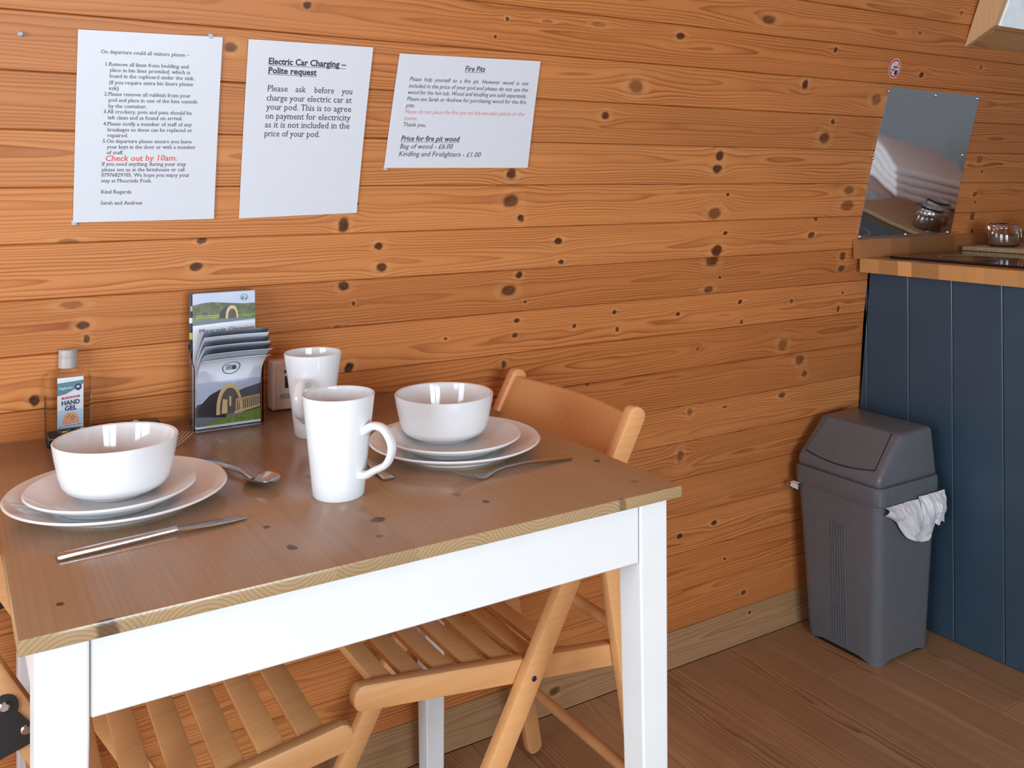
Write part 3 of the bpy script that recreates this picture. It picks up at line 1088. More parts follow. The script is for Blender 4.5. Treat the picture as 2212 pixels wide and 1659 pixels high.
def jar(cx_, cy_, label, fill=None):
    zb = ZT + 0.0187
    r = empty('clip_jar', (cx_, cy_, zb))
    tag(r, label, 'jar', 'glass clip jars on the cork mat')
    R = 0.040
    pr = [(0, 0.0), (R * .86, 0.0), (R * .97, 0.003), (R, 0.008), (R, 0.038), (R * .96, 0.044), (R * .90, 0.048), (R * .90, 0.054), (R * .83, 0.054), (R * .83, 0.047), (R * .90, 0.043), (R * .94, 0.037), (R * .94, 0.010), (R * .88, 0.005), (0, 0.004)]
    obj('glass_body', lathe_me(pr, 40), M_glass, r)
    obj('glass_lid', lathe_me([(0, 0.068), (R * .75, 0.068), (R * .88, 0.064), (R * .92, 0.059), (R * .92, 0.0555), (R * .78, 0.0555), (R * .74, 0.062), (0, 0.063)], 40), M_glass, r)
    ring = [(R * .94 * math.cos(a_), R * .94 * math.sin(a_), 0.057) for a_ in [2 * math.pi * i / 32 for i in range(33)]]
    obj('wire_band', tube_me(ring, 0.0013, 6), M_screw, r)
    for sgn in (-1, 1):
        pts = [(R * .9, sgn * 0.010, 0.058), (R * 1.06, sgn * 0.011, 0.052), (R * 1.10, sgn * 0.011, 0.028)]
        o = obj('wire_clip', tube_me([Vector(p) for p in pts], 0.0014, 6), M_screw, r)
        o.rotation_euler = (0, 0, -0.75)
    hinge = obj('wire_hinge', box_me((-R * 1.14, -0.009, 0.046), (-R * .95, 0.009, 0.060), 0.002), M_screw, r)
    hinge.rotation_euler = (0, 0, -0.6)
    if fill:
        obj('contents', lathe_me([(0, 0.006), (R * .85, 0.006), (R * .92, 0.011), (R * .92, 0.032), (0, 0.036)], 32), fill, r)
    return r


M_spice = plain('brown_sugar', (0.20, 0.10, 0.05), 0.9, noise=0.25, scale=300)
M_sugar = plain('white_sugar', (0.80, 0.80, 0.80), 0.9, noise=0.05, scale=300)
jar(2.553, 1.478, 'small glass clip jar nearest the splashback on the cork mat', M_spice)
jar(2.66, 1.425, 'second glass clip jar with white contents at the photo edge', M_sugar)
tw = empty('towel_stack', (2.98, 1.12, ZT))
tag(tw, 'folded white towels seen mirrored in the steel splashback', 'towels')
for i in range(4):
    me = box_me((-0.14, -0.17, 0.001 + 0.024 * i), (0.14, 0.17, 0.024 + 0.024 * i), 0.010, 3)
    o = obj('towel', me, M_towel, tw)
    o.rotation_euler = (0, 0, 0.5 + 0.04 * i)

# ------------------------------------------------------------------ swing bin
bin_ = empty('swing_bin', (1.97, 1.5, 0))
tag(bin_, 'grey plastic swing lid bin in the corner by the navy panel', 'bin')


def rrect(x0, x1, y0, y1, r, n=6):
    pts = []
    for (cx_, cy_, a0) in ((x1 - r, y1 - r, 0), (x0 + r, y1 - r, 90), (x0 + r, y0 + r, 180), (x1 - r, y0 + r, 270)):
        for k in range(n + 1):
            a_ = math.radians(a0 + 90 * k / n)
            pts.append((cx_ + r * math.cos(a_), cy_ + r * math.sin(a_)))
    return pts


def loft_me(rings, cap0=True, cap1=True):
    v, f = [], []
    n = len(rings[0])
    for R_ in rings:
        v += R_
    for i in range(len(rings) - 1):
        for k in range(n):
            f.append((i * n + k, i * n + (k + 1) % n, (i + 1) * n + (k + 1) % n, (i + 1) * n + k))
    if cap0:
        f.append(tuple(range(n))[::-1])
    if cap1:
        f.append(tuple((len(rings) - 1) * n + k for k in range(n)))
    return fix(frompy(v, f))


def dense(pts, m=6):
    out = []
    n = len(pts)
    for i in range(n):
        a_, b_ = Vector(pts[i]), Vector(pts[(i + 1) % n])
        L = (b_ - a_).length
        k = m if L > 0.05 else 1
        for j in range(k):
            q = a_.lerp(b_, j / k)
            out.append((q.x, q.y))
    return out


BX0, BX1, BY0, BY1 = 1.872, 2.072, 1.392, 1.602      # base
TX0, TX1, TY0, TY1 = 1.856, 2.084, 1.372, 1.620      # under the rim
rings = []
b0 = dense(rrect(BX0, BX1, BY0, BY1, 0.024))
t0 = dense(rrect(TX0, TX1, TY0, TY1, 0.024))
bx, by = (BX0 + BX1) / 2, (BY0 + BY1) / 2


def foot(p):
    hx = abs(p[0] - bx) / ((BX1 - BX0) / 2)
    hy = abs(p[1] - by) / ((BY1 - BY0) / 2)
    m_ = min(hx, hy)
    return 0.009 * (1 - min(1, max(0, (m_ - 0.55) / 0.25)))


for t in (0.0, 0.04, 0.35, 0.7, 1.0):
    rings.append([(p[0] * (1 - t) + q[0] * t, p[1] * (1 - t) + q[1] * t, 0.392 * t + (foot(p) if t == 0 else 0)) for p, q in zip(b0, t0)])
local_part('body', loft_me(rings), M_bin, bin_)
for k in range(6):
    yq = 1.515 - 0.0075 * k
    q = [(1.8705, yq, 0.02), (1.8585, yq - 0.004, 0.315)]
    local_part('rib', tube_me(q, 0.0014, 6), M_bin, bin_)
lid = local_part('lid', loft_me([[(p[0], p[1], z) for p in rrect(TX0 - g, TX1 + g, TY0 - g, TY1 + g, 0.026)] for g, z in ((0.004, 0.384), (0.006, 0.388), (0.006, 0.424), (0.003, 0.428))]), M_bin, bin_)
hx0, hx1, hy0, hy1 = 1.858, 2.083, 1.373, 1.618
prof = [(hx0, 0.424), (hx0 + 0.001, 0.452), (1.948, 0.541), (2.070, 0.546), (hx1, 0.424)]
hood = prism_me(prof, 'Y', hy0, hy1, 0.0, 1)
for vtx in hood.vertices:
    if vtx.co.z > 0.45:
        k = (vtx.co.z - 0.424) / 0.122
        vtx.co.y += (0.005 * k) * (1 if vtx.co.y < 1.5 else -1)
bm = bmesh.new()
bm.from_mesh(hood)
bmesh.ops.bevel(bm, geom=[e for e in bm.edges], offset=0.012, segments=4, affect='EDGES', profile=0.5)
bm.to_mesh(hood)
bm.free()
local_part('hood', hood, M_bin, bin_)
# swing flap on the sloping face
e0 = Vector((hx0 + 0.001, 0, 0.452))
e1 = Vector((1.948, 0, 0.541))
sl = (e1 - e0)
nrm = Vector((-sl.z, 0, sl.x)).normalized()


def flap(mrg, off, th):
    poly = []
    ya, yb = 1.394 + mrg, 1.598 - mrg
    for k in range(9):
        u = k / 8
        poly.append((0.13 + mrg * 6 - 0.10 * (1 - (2 * u - 1) ** 2), ya + (yb - ya) * u))
    poly += [(0.97, yb - 0.008), (0.97, ya + 0.008)]
    v, f = [], []
    for o_ in (off, off - th):
        for (t, y) in poly:
            p = e0 + sl * t + nrm * o_
            v.append((p.x, y, p.z))
    n = len(poly)
    f.append(tuple(range(n)))
    f.append(tuple(range(n, 2 * n))[::-1])
    for i in range(n):
        f.append((i, (i + 1) % n, n + (i + 1) % n, n + i))
    return fix(frompy(v, f))


fg = flap(0.0, 0.0008, 0.002)
fo = local_part('flap_gap', fg, M_gap, bin_, False)
fl = flap(0.0022, 0.0035, 0.004)
local_part('flap', fl, M_bin, bin_)

# bin liner sticking out under the lid
lin = empty('bin_liner', (1.98, 1.36, 0.33))
tag(lin, 'crumpled white bin liner hanging out under the bin lid', 'bin liner')
rg = random.Random(11)


def liner(x0, x1, ybase, z0, hfun, nx=26, ny=9, seed=3, sgn=-1, along='X'):
    rq = random.Random(seed)
    ph = [(rq.uniform(0, 6.28), rq.uniform(2, 9), rq.uniform(-3, 3)) for _ in range(5)]
    v, f = [], []
    for j in range(ny + 1):
        t = j / ny
        for i in range(nx + 1):
            u = i / nx
            x = x0 + (x1 - x0) * u
            h_ = hfun(u)
            fold = sum(math.sin(a_ + b_ * u * 3 + c_ * t * 2) for a_, b_, c_ in ph) / 5
            crump = rq.uniform(-1, 1) * 0.0016
            bul = 0.004 + 0.018 * math.sin(math.pi * min(1, t * 1.1)) * (0.5 + 0.5 * math.sin(math.pi * u)) + 0.009 * fold * (0.3 + t) + crump
            z = z0 - h_ * t + 0.004 * math.sin(u * 17 + t * 5) * t
            d_ = max(bul, 0.003)
            if along == 'X':
                v.append((x, ybase - d_, z))
            else:
                v.append((ybase - d_, x, z))
    for j in range(ny):
        for i in range(nx):
            a_ = j * (nx + 1) + i
            f.append((a_, a_ + 1, a_ + nx + 2, a_ + nx + 1))
    return frompy(v, f)


def hl(u):
    return 0.014 + 0.092 * math.sin(math.pi * min(1.0, u) ** 1.5) ** 0.75


o = local_part('film', liner(1.868, 2.082, 1.3685, 0.386, hl), M_bag, lin, False)
sm = o.modifiers.new('thickness', 'SOLIDIFY')
sm.thickness = 0.0006
o = local_part('film', liner(1.985, 2.088, 1.364, 0.392, lambda u: 0.068 + 0.012 * u, seed=8), M_bag, lin, False)
sm = o.modifiers.new('thickness', 'SOLIDIFY')
sm.thickness = 0.0006
o = local_part('film', liner(1.600, 1.622, 1.8545, 0.384, lambda u: 0.006 + 0.012 * math.sin(math.pi * u), 6, 4, along='Y'), M_bag, lin, False)
sm = o.modifiers.new('thickness', 'SOLIDIFY')
sm.thickness = 0.0006

# ------------------------------------------------------------------ table
TX, TY, TZ, TT, TW, TD = 0.058, 0.9189, 0.7449, 0.0155, 0.777, 0.705
tk = []
for (x, y, a_, b_, dkv) in ((815, 1123, 22, 7, .85), (820, 1158, 12, 4, .6), (575, 1139, 9, 5, .85), (632, 1182, 14, 9, .9), (130, 1305, 7, 6, .9), (1290, 995, 9, 3.5, .9), (1050, 1083, 10, 4, .8), (985, 1068, 14, 6, .4), (670, 1030, 14, 8, .5), (1370, 1040, 10, 4, .3)):
    p, px_, py_ = onz(x, y, TZ), onz(x + a_, y, TZ), onz(x, y + b_, TZ)
    tk.append((p.x, p.y, max((px_ - p).length * 0.8, .004), max((py_ - p).length * 0.8, .004), dkv))
p = onY(232, 1362, TY)
tk.append((p.x, TY - 0.001, 0.011, 0.004, .75))
p = onY(1345, 1088, TY)
tk.append((p.x, TY - 0.001, 0.005, 0.006, .5))
M_top = solidwood('antique_stained_pine', (0.36, 0.215, 0.122), (0.19, 0.105, 0.056), 230, 0.20, zc=-0.045, knots=tk, contrast=0.22, wob=2.2, axis='Y', spec=0.5, edge=((0.43, 0.29, 0.155), (0.20, 0.125, 0.06)))
tbl = empty('dining_table', (TX + TW / 2, TY + TD / 2, 0))
tag(tbl, 'white legged dining table with stained pine top pushed against the wall', 'table')
nb = 8
bwid = [0.105, 0.09, 0.1, 0.095, 0.092, 0.1, 0.095, 0.1]
xx = TX
for i in range(nb):
    x2 = TX + TW if i == nb - 1 else xx + bwid[i]
    me = box_me((-(x2 - xx) / 2, -TD / 2, -TT), ((x2 - xx) / 2, TD / 2, 0), 0.0, 1)
    bm = bmesh.new()
    bm.from_mesh(me)
    ed = [e for e in bm.edges if (abs(e.verts[0].co.y - e.verts[1].co.y) < 1e-6 and abs(e.verts[0].co.z - e.verts[1].co.z) < 1e-6) or (i == 0 and all(v_.co.x < 0 for v_ in e.verts)) or (i == nb - 1 and all(v_.co.x > 0 for v_ in e.verts))]
    bmesh.ops.bevel(bm, geom=ed, offset=0.002, segments=2, affect='EDGES', profile=0.5)
    bm.to_mesh(me)
    bm.free()
    o = obj('top_board', me, M_top, tbl, True)
    o.location = ((xx + x2) / 2 - tbl.location.x, 0, TZ)
    xx = x2
LW = 0.046
zt = TZ - TT - 0.0003
for lx, ly, sx, sy in ((TX + 0.014, TY + 0.014, 1, 1), (TX + TW - 0.014 - LW, TY + 0.014, -1, 1), (TX + 0.042, TY + TD - 0.014 - LW, 1, -1), (TX + TW - 0.014 - LW, TY + TD - 0.014 - LW, -1, -1)):
    tp = 0.010

    def rg4(x0, x1, y0, y1, z):
        return [(p_[0], p_[1], z) for p_ in rrect(x0, x1, y0, y1, 0.0025, 3)]
    x0, x1, y0, y1 = lx, lx + LW, ly, ly + LW
    xb0, xb1 = (x0, x1 - tp) if sx > 0 else (x0 + tp, x1)
    yb0, yb1 = (y0, y1 - tp) if sy > 0 else (y0 + tp, y1)
    local_part('leg', loft_me([rg4(xb0, xb1, yb0, yb1, 0.0), rg4(x0, x1, y0, y1, zt - 0.09), rg4(x0, x1, y0, y1, zt)]), M_white, tbl, False)
ax0, ax1 = TX + 0.014 + LW + 0.001, TX + TW - 0.014 - LW - 0.001
ay0, ay1 = TY + 0.014 + LW + 0.001, TY + TD - 0.014 - LW - 0.001
za = 0.650
local_part('apron', box_me((ax0, TY + 0.016, za), (ax1, TY + 0.034, zt), 0.0015, 1), M_white, tbl)
local_part('apron', box_me((ax0, TY + TD - 0.034, za), (ax1, TY + TD - 0.016, zt), 0.0015, 1), M_white, tbl)
local_part('apron', box_me((TX + 0.018, ay0, za), (TX + 0.036, ay1, zt), 0.0015, 1), M_white, tbl)
local_part('apron', box_me((TX + TW - 0.036, ay0, za), (TX + TW - 0.018, ay1, zt), 0.0015, 1), M_white, tbl)

# ------------------------------------------------------------------ folding chairs (front of the seat points to local +x)
CWD = 0.385


def chair(label, loc, rz):
    """local: u rearwards along -x from the seat front; y across"""
    r = empty('folding_chair', loc, rz)
    tag(r, label, 'chair', 'beech folding chairs at the table')
    st_u = lambda z: 0.282 + 0.556 * (z - 0.387)
    rl_u = lambda z: 0.440 - 0.172 * (z - 0.512)
    th = 0.020
    for side in (0, 1):
        yo = th / 2 if side == 0 else CWD - th / 2
        obj('stile', bar_me((-st_u(0.004) - 0.004, yo, 0.012), (-st_u(0.774), yo, 0.774), 0.034, th, (0, 1, 0), 0.8), M_beech, r)
        obj('rear_leg', bar_me((-rl_u(0.004), yo, 0.004), (-rl_u(0.60), yo, 0.60), 0.032, th, (0, 1, 0), 0.8), M_beech, r)
        yi = th + 0.011 if side == 0 else CWD - th - 0.011
        obj('seat_rail', bar_me((0, yi, 0.430), (-0.468, yi, 0.368), 0.036, 0.020, (0, 1, 0), 0.75), M_beech, r)
        # hinge plate and bolts
        yp = -0.0012 if side == 0 else CWD + 0.0012
        cz_, cu_ = 0.590, st_u(0.592) + 0.003
        pz = [(cz_ + 0.014 * math.sin(q), cu_ - 0.014 * math.cos(q)) for q in [-0.5 + 3.3 * i / 9 for i in range(10)]]
        pz += [(0.548, rl_u(0.546) + 0.016), (0.536, rl_u(0.54) + 0.017), (0.530, rl_u(0.54) + 0.008), (0.530, rl_u(0.54) - 0.012), (0.548, st_u(0.562) - 0.012), (0.556, st_u(0.562) - 0.014)]
        me = prism_me([(-u, z) for z, u in pz], 'Y', yp - 0.0012, yp + 0.0012, 0.0, 1)
        pl = obj('hinge_plate', me, M_plate_black, r, False)
        bolt = lathe_me([(0, 0.002), (0.004, 0.002), (0.0055, 0.0008), (0.006, -0.002), (0, -0.002)], 14)
        for (z, u) in ((0.592, st_u(0.592) + 0.003), (0.562, st_u(0.562) - 0.001), (0.546, rl_u(0.546))):
            b_ = obj('rivet', bolt, M_steel, pl)
            b_.location = (-u, yp - 0.002 if side == 0 else yp + 0.002, z)
            b_.rotation_euler = (math.pi / 2, 0, 0)
        b_ = obj('pivot_bolt', lathe_me([(0, 0.001), (0.0035, 0.001), (0.0045, -0.0005), (0.006, -0.0012), (0.0062, -0.003), (0, -0.003)], 16), M_plate_black, r)
        b_.location = (-0.284, -0.0005 if side == 0 else CWD + 0.0005, 0.3885)
        b_.rotation_euler = (math.pi / 2 if side == 0 else -math.pi / 2, 0, 0)
    ang = math.atan2(0.058, 0.437)
    yi0, yi1 = th + 0.0215, CWD - th - 0.0215
    slat = box_me((-0.0165, yi0 - CWD / 2, -0.006), (0.0165, yi1 - CWD / 2, 0.006), 0.002, 2)
    for k in range(7):
        u = 0.050 + 0.0505 * k
        o_ = obj('slat', slat, M_beech, r)
        o_.location = (-u, CWD / 2, 0.4405 - u * math.tan(ang))
        o_.rotation_euler = (0, -ang, 0)
    # rungs between the rear legs
    for z, rr_ in ((0.418, 0.010), (0.150, 0.010)):
        obj('rung', tube_me([(-rl_u(z), 0.012, z), (-rl_u(z), CWD - 0.012, z)], rr_, 12), M_beech, r)
    # curved backrest board
    v, f = [], []
    n, th2 = 14, 0.012
    tl = 0.556
    for i in range(n + 1):
        y = 0.019 + (CWD - 0.038) * i / n
        cv = 0.020 * math.sin(math.pi * i / n)
        for (z, o_) in ((0.672, 0), (0.672, th2), (0.762, th2), (0.762, 0)):
            v.append((-(st_u(z) - 0.004) - cv - o_ + 0.008, y, z - 0.0))
    for i in range(n):
        for k in range(4):
            f.append((4 * i + k, 4 * i + (k + 1) % 4, 4 * i + 4 + (k + 1) % 4, 4 * i + 4 + k))
    f += [(0, 1, 2, 3), tuple(4 * n + q for q in (3, 2, 1, 0))]
    me = fix(frompy(v, f))
    bm = bmesh.new()
    bm.from_mesh(me)
    bmesh.ops.bevel(bm, geom=[e for e in bm.edges if e.calc_face_angle(0) > 0.8], offset=0.003, segments=2, affect='EDGES', profile=0.5)
    bm.to_mesh(me)
    bm.free()
    br = obj('backrest', me, M_beech, r)
    hole = lathe_me([(0, -0.0006), (0.009, -0.0006), (0.0095, 0.0004), (0.0115, 0.0004), (0.012, -0.001)], 20)
    M_hole = M_gap
    h_ = obj('hanging_hole', hole, M_beech, br)
    h_.location = (-(st_u(0.725) - 0.004) - 0.019 + 0.0085, CWD * 0.46, 0.722)
    h_.rotation_euler = (0, math.pi / 2 - 0.5, 0)
    return r


chair('beech folding chair on the right side with its backrest above the table edge', (0.487, 1.181 + CWD, 0), math.pi)
chair('beech folding chair on the left side with black hinge plate by table leg', (0.457, 1.108, 0), -0.03)

# ------------------------------------------------------------------ crockery
def plate_prof(R, h):
    return [(0, 0.003), (R * .55, 0.003), (R * .60, 0.0), (R * .64, 0.0), (R * .66, 0.004), (R * .86, h * .55), (R * .985, h * .93), (R, h), (R * .985, h + 0.002), (R * .85, h * .62 + 0.0035), (R * .70, 0.0085), (R * .60, 0.0065), (0, 0.0065)]


def plate(name, label, X, Y, z, R, h):
    o = obj(name, lathe_me(plate_prof(R, h), 96), M_porc)
    o.location = (X, Y, z)
    return tag(o, label, 'plate', 'white crockery')


def bowl(label, X, Y, z, R, h, rb):
    pr = [(0, 0.003), (rb - 0.006, 0.003), (rb - 0.004, 0.0), (rb, 0.0), (rb + 0.001, 0.002), (rb + 0.012, 0.0055), (R * .81, h * .17), (R * .865, h * .27), (R * .91, h * .45), (R * .96, h * .72), (R * .985, h * .88), (R, h), (R - 0.001, h + 0.0012), (R - 0.004, h), (R * .985 - 0.005, h * .87), (R * .91 - 0.005, h * .46), (R * .865 - 0.005, h * .29), (R * .80 - 0.005, h * .19), (rb, 0.0095), (0, 0.008)]
    o = obj('bowl', lathe_me(pr, 96), M_porc)
    o.location = (X, Y, z)
    return tag(o, label, 'bowl', 'white crockery')


def mug(label, X, Y, R, rb, h, hang):
    r = empty('mug', (X, Y, TZ))
    tag(r, label, 'mug', 'tall white mugs')
    pr = [(0, 0.002), (rb - 0.004, 0.002), (rb - 0.002, 0.0), (rb - 0.001, 0.0), (rb + 0.001, 0.003)]
    for k in range(1, 9):
        t = k / 8
        pr.append((rb + 0.001 + (R - rb - 0.001) * (t * 0.82 + 0.18 * t * t), 0.003 + (h - 0.003) * t))
    pr += [(R - 0.0008, h + 0.001), (R - 0.003, h)]
    for k in range(7, 0, -1):
        t = k / 8
        pr.append((rb - 0.002 + (R - rb - 0.001) * (t * 0.82 + 0.18 * t * t), 0.006 + (h - 0.006) * t))
    pr.append((0, 0.007))
    obj('cup', lathe_me(pr, 72), M_porc, r)
    pts = []
    def rad_at(z):
        return rb + (R - rb) * (z / h)
    z1_, z0_ = h * 0.665, h * 0.245
    ctrl = [(rad_at(z1_) - 0.003, z1_), (rad_at(z1_) + 0.012, z1_ + 0.008), (rad_at(z1_) + 0.027, z1_ + 0.006), (rad_at(z1_) + 0.038, z1_ - 0.008), (rad_at(z1_) + 0.039, z1_ - 0.022), (rad_at(z1_) + 0.031, z1_ - 0.038), (rad_at(z0_) + 0.019, z0_ + 0.006), (rad_at(z0_) + 0.007, z0_ - 0.001), (rad_at(z0_) - 0.003, z0_ - 0.002)]
    # Catmull-Rom through the control points
    P = [Vector((a_, 0, b_)) for a_, b_ in ctrl]
    for i in range(len(P) - 1):
        p0, p1, p2, p3 = P[max(i - 1, 0)], P[i], P[i + 1], P[min(i + 2, len(P) - 1)]
        for k in range(5):
            t = k / 5
            pts.append(0.5 * ((2 * p1) + (p2 - p0) * t + (2 * p0 - 5 * p1 + 4 * p2 - p3) * t * t + (3 * p1 - p0 - 3 * p2 + p3) * t ** 3))
    pts.append(P[-1])
    m_ = len(pts)
    rs = [0.0046 + 0.0022 * (abs(2 * i / (m_ - 1) - 1) ** 4) for i in range(m_)]
    o = obj('handle', tube_me(pts, rs, 14, [1.75 - 0.35 * (abs(2 * i / (m_ - 1) - 1) ** 4) for i in range(m_)], Vector((0, 1, 0))), M_porc, r)
    o.rotation_euler = (0, 0, hang)
    # tube_me used y as its up axis, so widen across the handle
    return r


plate('dinner_plate', 'large white plate at the left end of the table', 0.1908, 1.2461, TZ + 0.0002, 0.1305, 0.020)
plate('side_plate', 'smaller white plate stacked on left dinner plate', 0.1815, 1.2375, TZ + 0.0072, 0.0996, 0.020)
bowl('white bowl on the left plates beside the hand gel', 0.1881, 1.2480, TZ + 0.0142, 0.0738, 0.0680, 0.0380)
plate('dinner_plate', 'large white plate at the right end of the table', 0.6541, 1.2177, TZ + 0.0002, 0.1281, 0.020)
plate('side_plate', 'smaller white plate stacked on right dinner plate', 0.6500, 1.2150, TZ + 0.0072, 0.1010, 0.020)
bowl('white bowl on the right plates beside the chair back', 0.6517, 1.2470, TZ + 0.0142, 0.0750, 0.0667, 0.0390)
mug('tall white mug in front with handle on its right', 0.4369, 1.1295, 0.0466, 0.0324, 0.1293, -1.0)
mug('tall white mug behind, next to white wall controller', 0.5063, 1.4199, 0.0455, 0.0280, 0.1305, -2.2)


# ------------------------------------------------------------------ cutlery (local +x from handle end to tip)
def strip_me(st_):
    """st_: list of (x, half width, z centre, half thickness) stations, rounded cross-section"""
    v, f = [], []
    n = 12
    for (x, hw, z, ht) in st_:
        for k in range(n):
            a_ = 2 * math.pi * k / n
            c_, s_ = math.cos(a_), math.sin(a_)
            v.append((x, hw * math.copysign(abs(c_) ** 0.7, c_), z + ht * math.copysign(abs(s_) ** 0.8, s_)))
    m_ = len(st_)
    for i in range(m_ - 1):
        for k in range(n):
            f.append((i * n + k, i * n + (k + 1) % n, (i + 1) * n + (k + 1) % n, (i + 1) * n + k))
    f.append(tuple(range(n))[::-1])
    f.append(tuple((m_ - 1) * n + k for k in range(n)))
    return fix(frompy(v, f))


def cutlery(name, label, p0, p1, parts, z=0.0):
    p0, p1 = Vector(p0), Vector(p1)
    d_ = p1 - p0
    r = empty(name, (p0.x, p0.y, TZ + z), math.atan2(d_.y, d_.x))
    tag(r, label, name, 'stainless cutlery')
    for nm, me in parts:
        obj(nm, me, M_steel, r)
    return r


HANDLE = [(0, 0.0065, 0.0022, 0.0012), (0.002, 0.0095, 0.0024, 0.0016), (0.03, 0.0088, 0.0045, 0.0018), (0.08, 0.0055, 0.0075, 0.0020), (0.112, 0.0036, 0.0070, 0.0022), (0.128, 0.0036, 0.0048, 0.0021)]
SPH = strip_me(HANDLE + [(0.138, 0.004, 0.0034, 0.0016)])


def spoon_bowl():
    v, f = [], []
    nu, nv = 14, 10
    for lay in (0, 1):
        for i in range(nu + 1):
            t = i / nu
            x = 0.134 + 0.060 * t
            hw = 0.0195 * math.sin(math.pi * (0.06 + 0.92 * t) ** 0.85) ** 0.62 + 0.002
            for j in range(nv + 1):
                q = -1 + 2 * j / nv
                dep = 0.0085 * (1 - q * q) * math.sin(math.pi * min(1, 0.12 + 0.86 * t)) ** 0.8
                rim = 0.0100 + 0.004 * t
                rim = rim if t > 0.12 else 0.0046 + (rim - 0.0046) * t / 0.12
                v.append((x, hw * q, max(rim - dep, 0.0012) - lay * 0.0011))
    B = (nu + 1) * (nv + 1)
    for i in range(nu):
        for j in range(nv):
            a_ = i * (nv + 1) + j
            f.append((a_, a_ + 1, a_ + nv + 2, a_ + nv + 1))
            f.append((B + a_, B + a_ + nv + 1, B + a_ + nv + 2, B + a_ + 1))
    for i in range(nu):
        a_ = i * (nv + 1)
        f.append((a_, a_ + nv + 1, B + a_ + nv + 1, B + a_))
        a_ += nv
        f.append((a_, B + a_, B + a_ + nv + 1, a_ + nv + 1))
    for j in range(nv):
        a_ = nu * (nv + 1) + j
        f.append((a_, a_ + 1, B + a_ + 1, B + a_))
    return fix(frompy(v, f))


SPB = spoon_bowl()
FKH = strip_me(HANDLE + [(0.140, 0.006, 0.0022, 0.0012), (0.150, 0.0105, 0.0018, 0.0010), (0.160, 0.0118, 0.0030, 0.0010)])
TINE = [strip_me([(0.158, 0.0017, 0.0028, 0.0009), (0.170, 0.0015, 0.0052, 0.0009), (0.185, 0.0013, 0.0100, 0.0008), (0.196, 0.0008, 0.0150, 0.0006)]) for k in range(4)]
for k, me in enumerate(TINE):
    me.transform(Matrix.Translation((0, -0.0098 + 0.00653 * k, 0)))
KNF = [('handle', strip_me([(0, 0.0055, 0.0040, 0.0034), (0.003, 0.0062, 0.0042, 0.0040), (0.06, 0.0056, 0.0050, 0.0044), (0.11, 0.0040, 0.0056, 0.0042), (0.125, 0.0042, 0.0060, 0.0040)])),
       ('blade', strip_me([(0.122, 0.0040, 0.0060, 0.0022), (0.135, 0.0085, 0.0052, 0.0010), (0.165, 0.0100, 0.0040, 0.0008), (0.190, 0.0082, 0.0030, 0.0007), (0.203, 0.0045, 0.0024, 0.0006), (0.208, 0.001, 0.0022, 0.0004)]))]


def dirpts(tip, dirv, L):
    t = Vector(tip)
    d_ = Vector(dirv).normalized()
    return t - d_ * L, t


cutlery('knife', 'steel table knife lying at the front left of the table', (0.105, 1.090), (0.311, 1.106), KNF)
a0, a1 = dirpts((0.372, 1.186), (0.035, -0.134), 0.194)
cutlery('spoon', 'steel spoon with raised bowl right of the left plate', a0, a1, [('handle', SPH), ('spoon_bowl', SPB)])
cutlery('fork', 'steel fork lying in front of the right plates', (0.777, 1.0944), (0.582, 1.0860), [('handle', FKH)] + [('tine', m_) for m_ in TINE])
cutlery('spoon', 'steel spoon handle showing behind the front mug', (0.5155, 1.146), (0.520, 1.335), [('handle', SPH), ('spoon_bowl', SPB)])
a0, a1 = dirpts((0.328, 1.487), (0.80, 0.60), 0.196)
cutlery('fork', 'steel fork tips showing behind the left bowl', a0, a1, [('handle', FKH)] + [('tine', m_) for m_ in TINE])

# ------------------------------------------------------------------ wall controller (white box on the table by the wall)
th_ = empty('heating_controller', (0.537, 1.61, TZ))
tag(th_, 'white plastic heating controller box behind the rear mug', 'controller')
obj('case', box_me((-0.043, -0.016, 0.0005), (0.043, 0.016, 0.088), 0.006, 3), M_cream, th_)
obj('front_panel', box_me((-0.036, -0.0185, 0.004), (0.038, -0.0155, 0.083), 0.002, 2), M_cream, th_)
obj('panel_seam', box_me((-0.0365, -0.0188, 0.0255), (0.0385, -0.0180, 0.0262)), M_greyp, th_, False)
obj('display', box_me((-0.021, -0.0190, 0.040), (0.020, -0.0182, 0.061)), M_dark, th_, False)
obj('button', box_me((-0.029, -0.0200, 0.0225), (-0.010, -0.0182, 0.0305), 0.003, 2), M_greyp, th_)
obj('logo_mark', box_me((-0.022, -0.0189, 0.067), (-0.014, -0.0182, 0.0715)), M_dark, th_, False)

# ------------------------------------------------------------------ hand gel bottle and remote
GX, GY = 0.171, 1.6035
gel = empty('hand_gel_bottle', (GX, GY, TZ))
tag(gel, 'clear hand gel bottle with blue and white label by the wall', 'bottle')


def oval(hw, hd, z, e=0.6, n=40):
    out = []
    for k in range(n):
        a_ = 2 * math.pi * k / n
        c_, s_ = math.cos(a_), math.sin(a_)
        out.append((hw * math.copysign(abs(c_) ** e, c_), hd * math.copysign(abs(s_) ** e, s_), z))
    return out


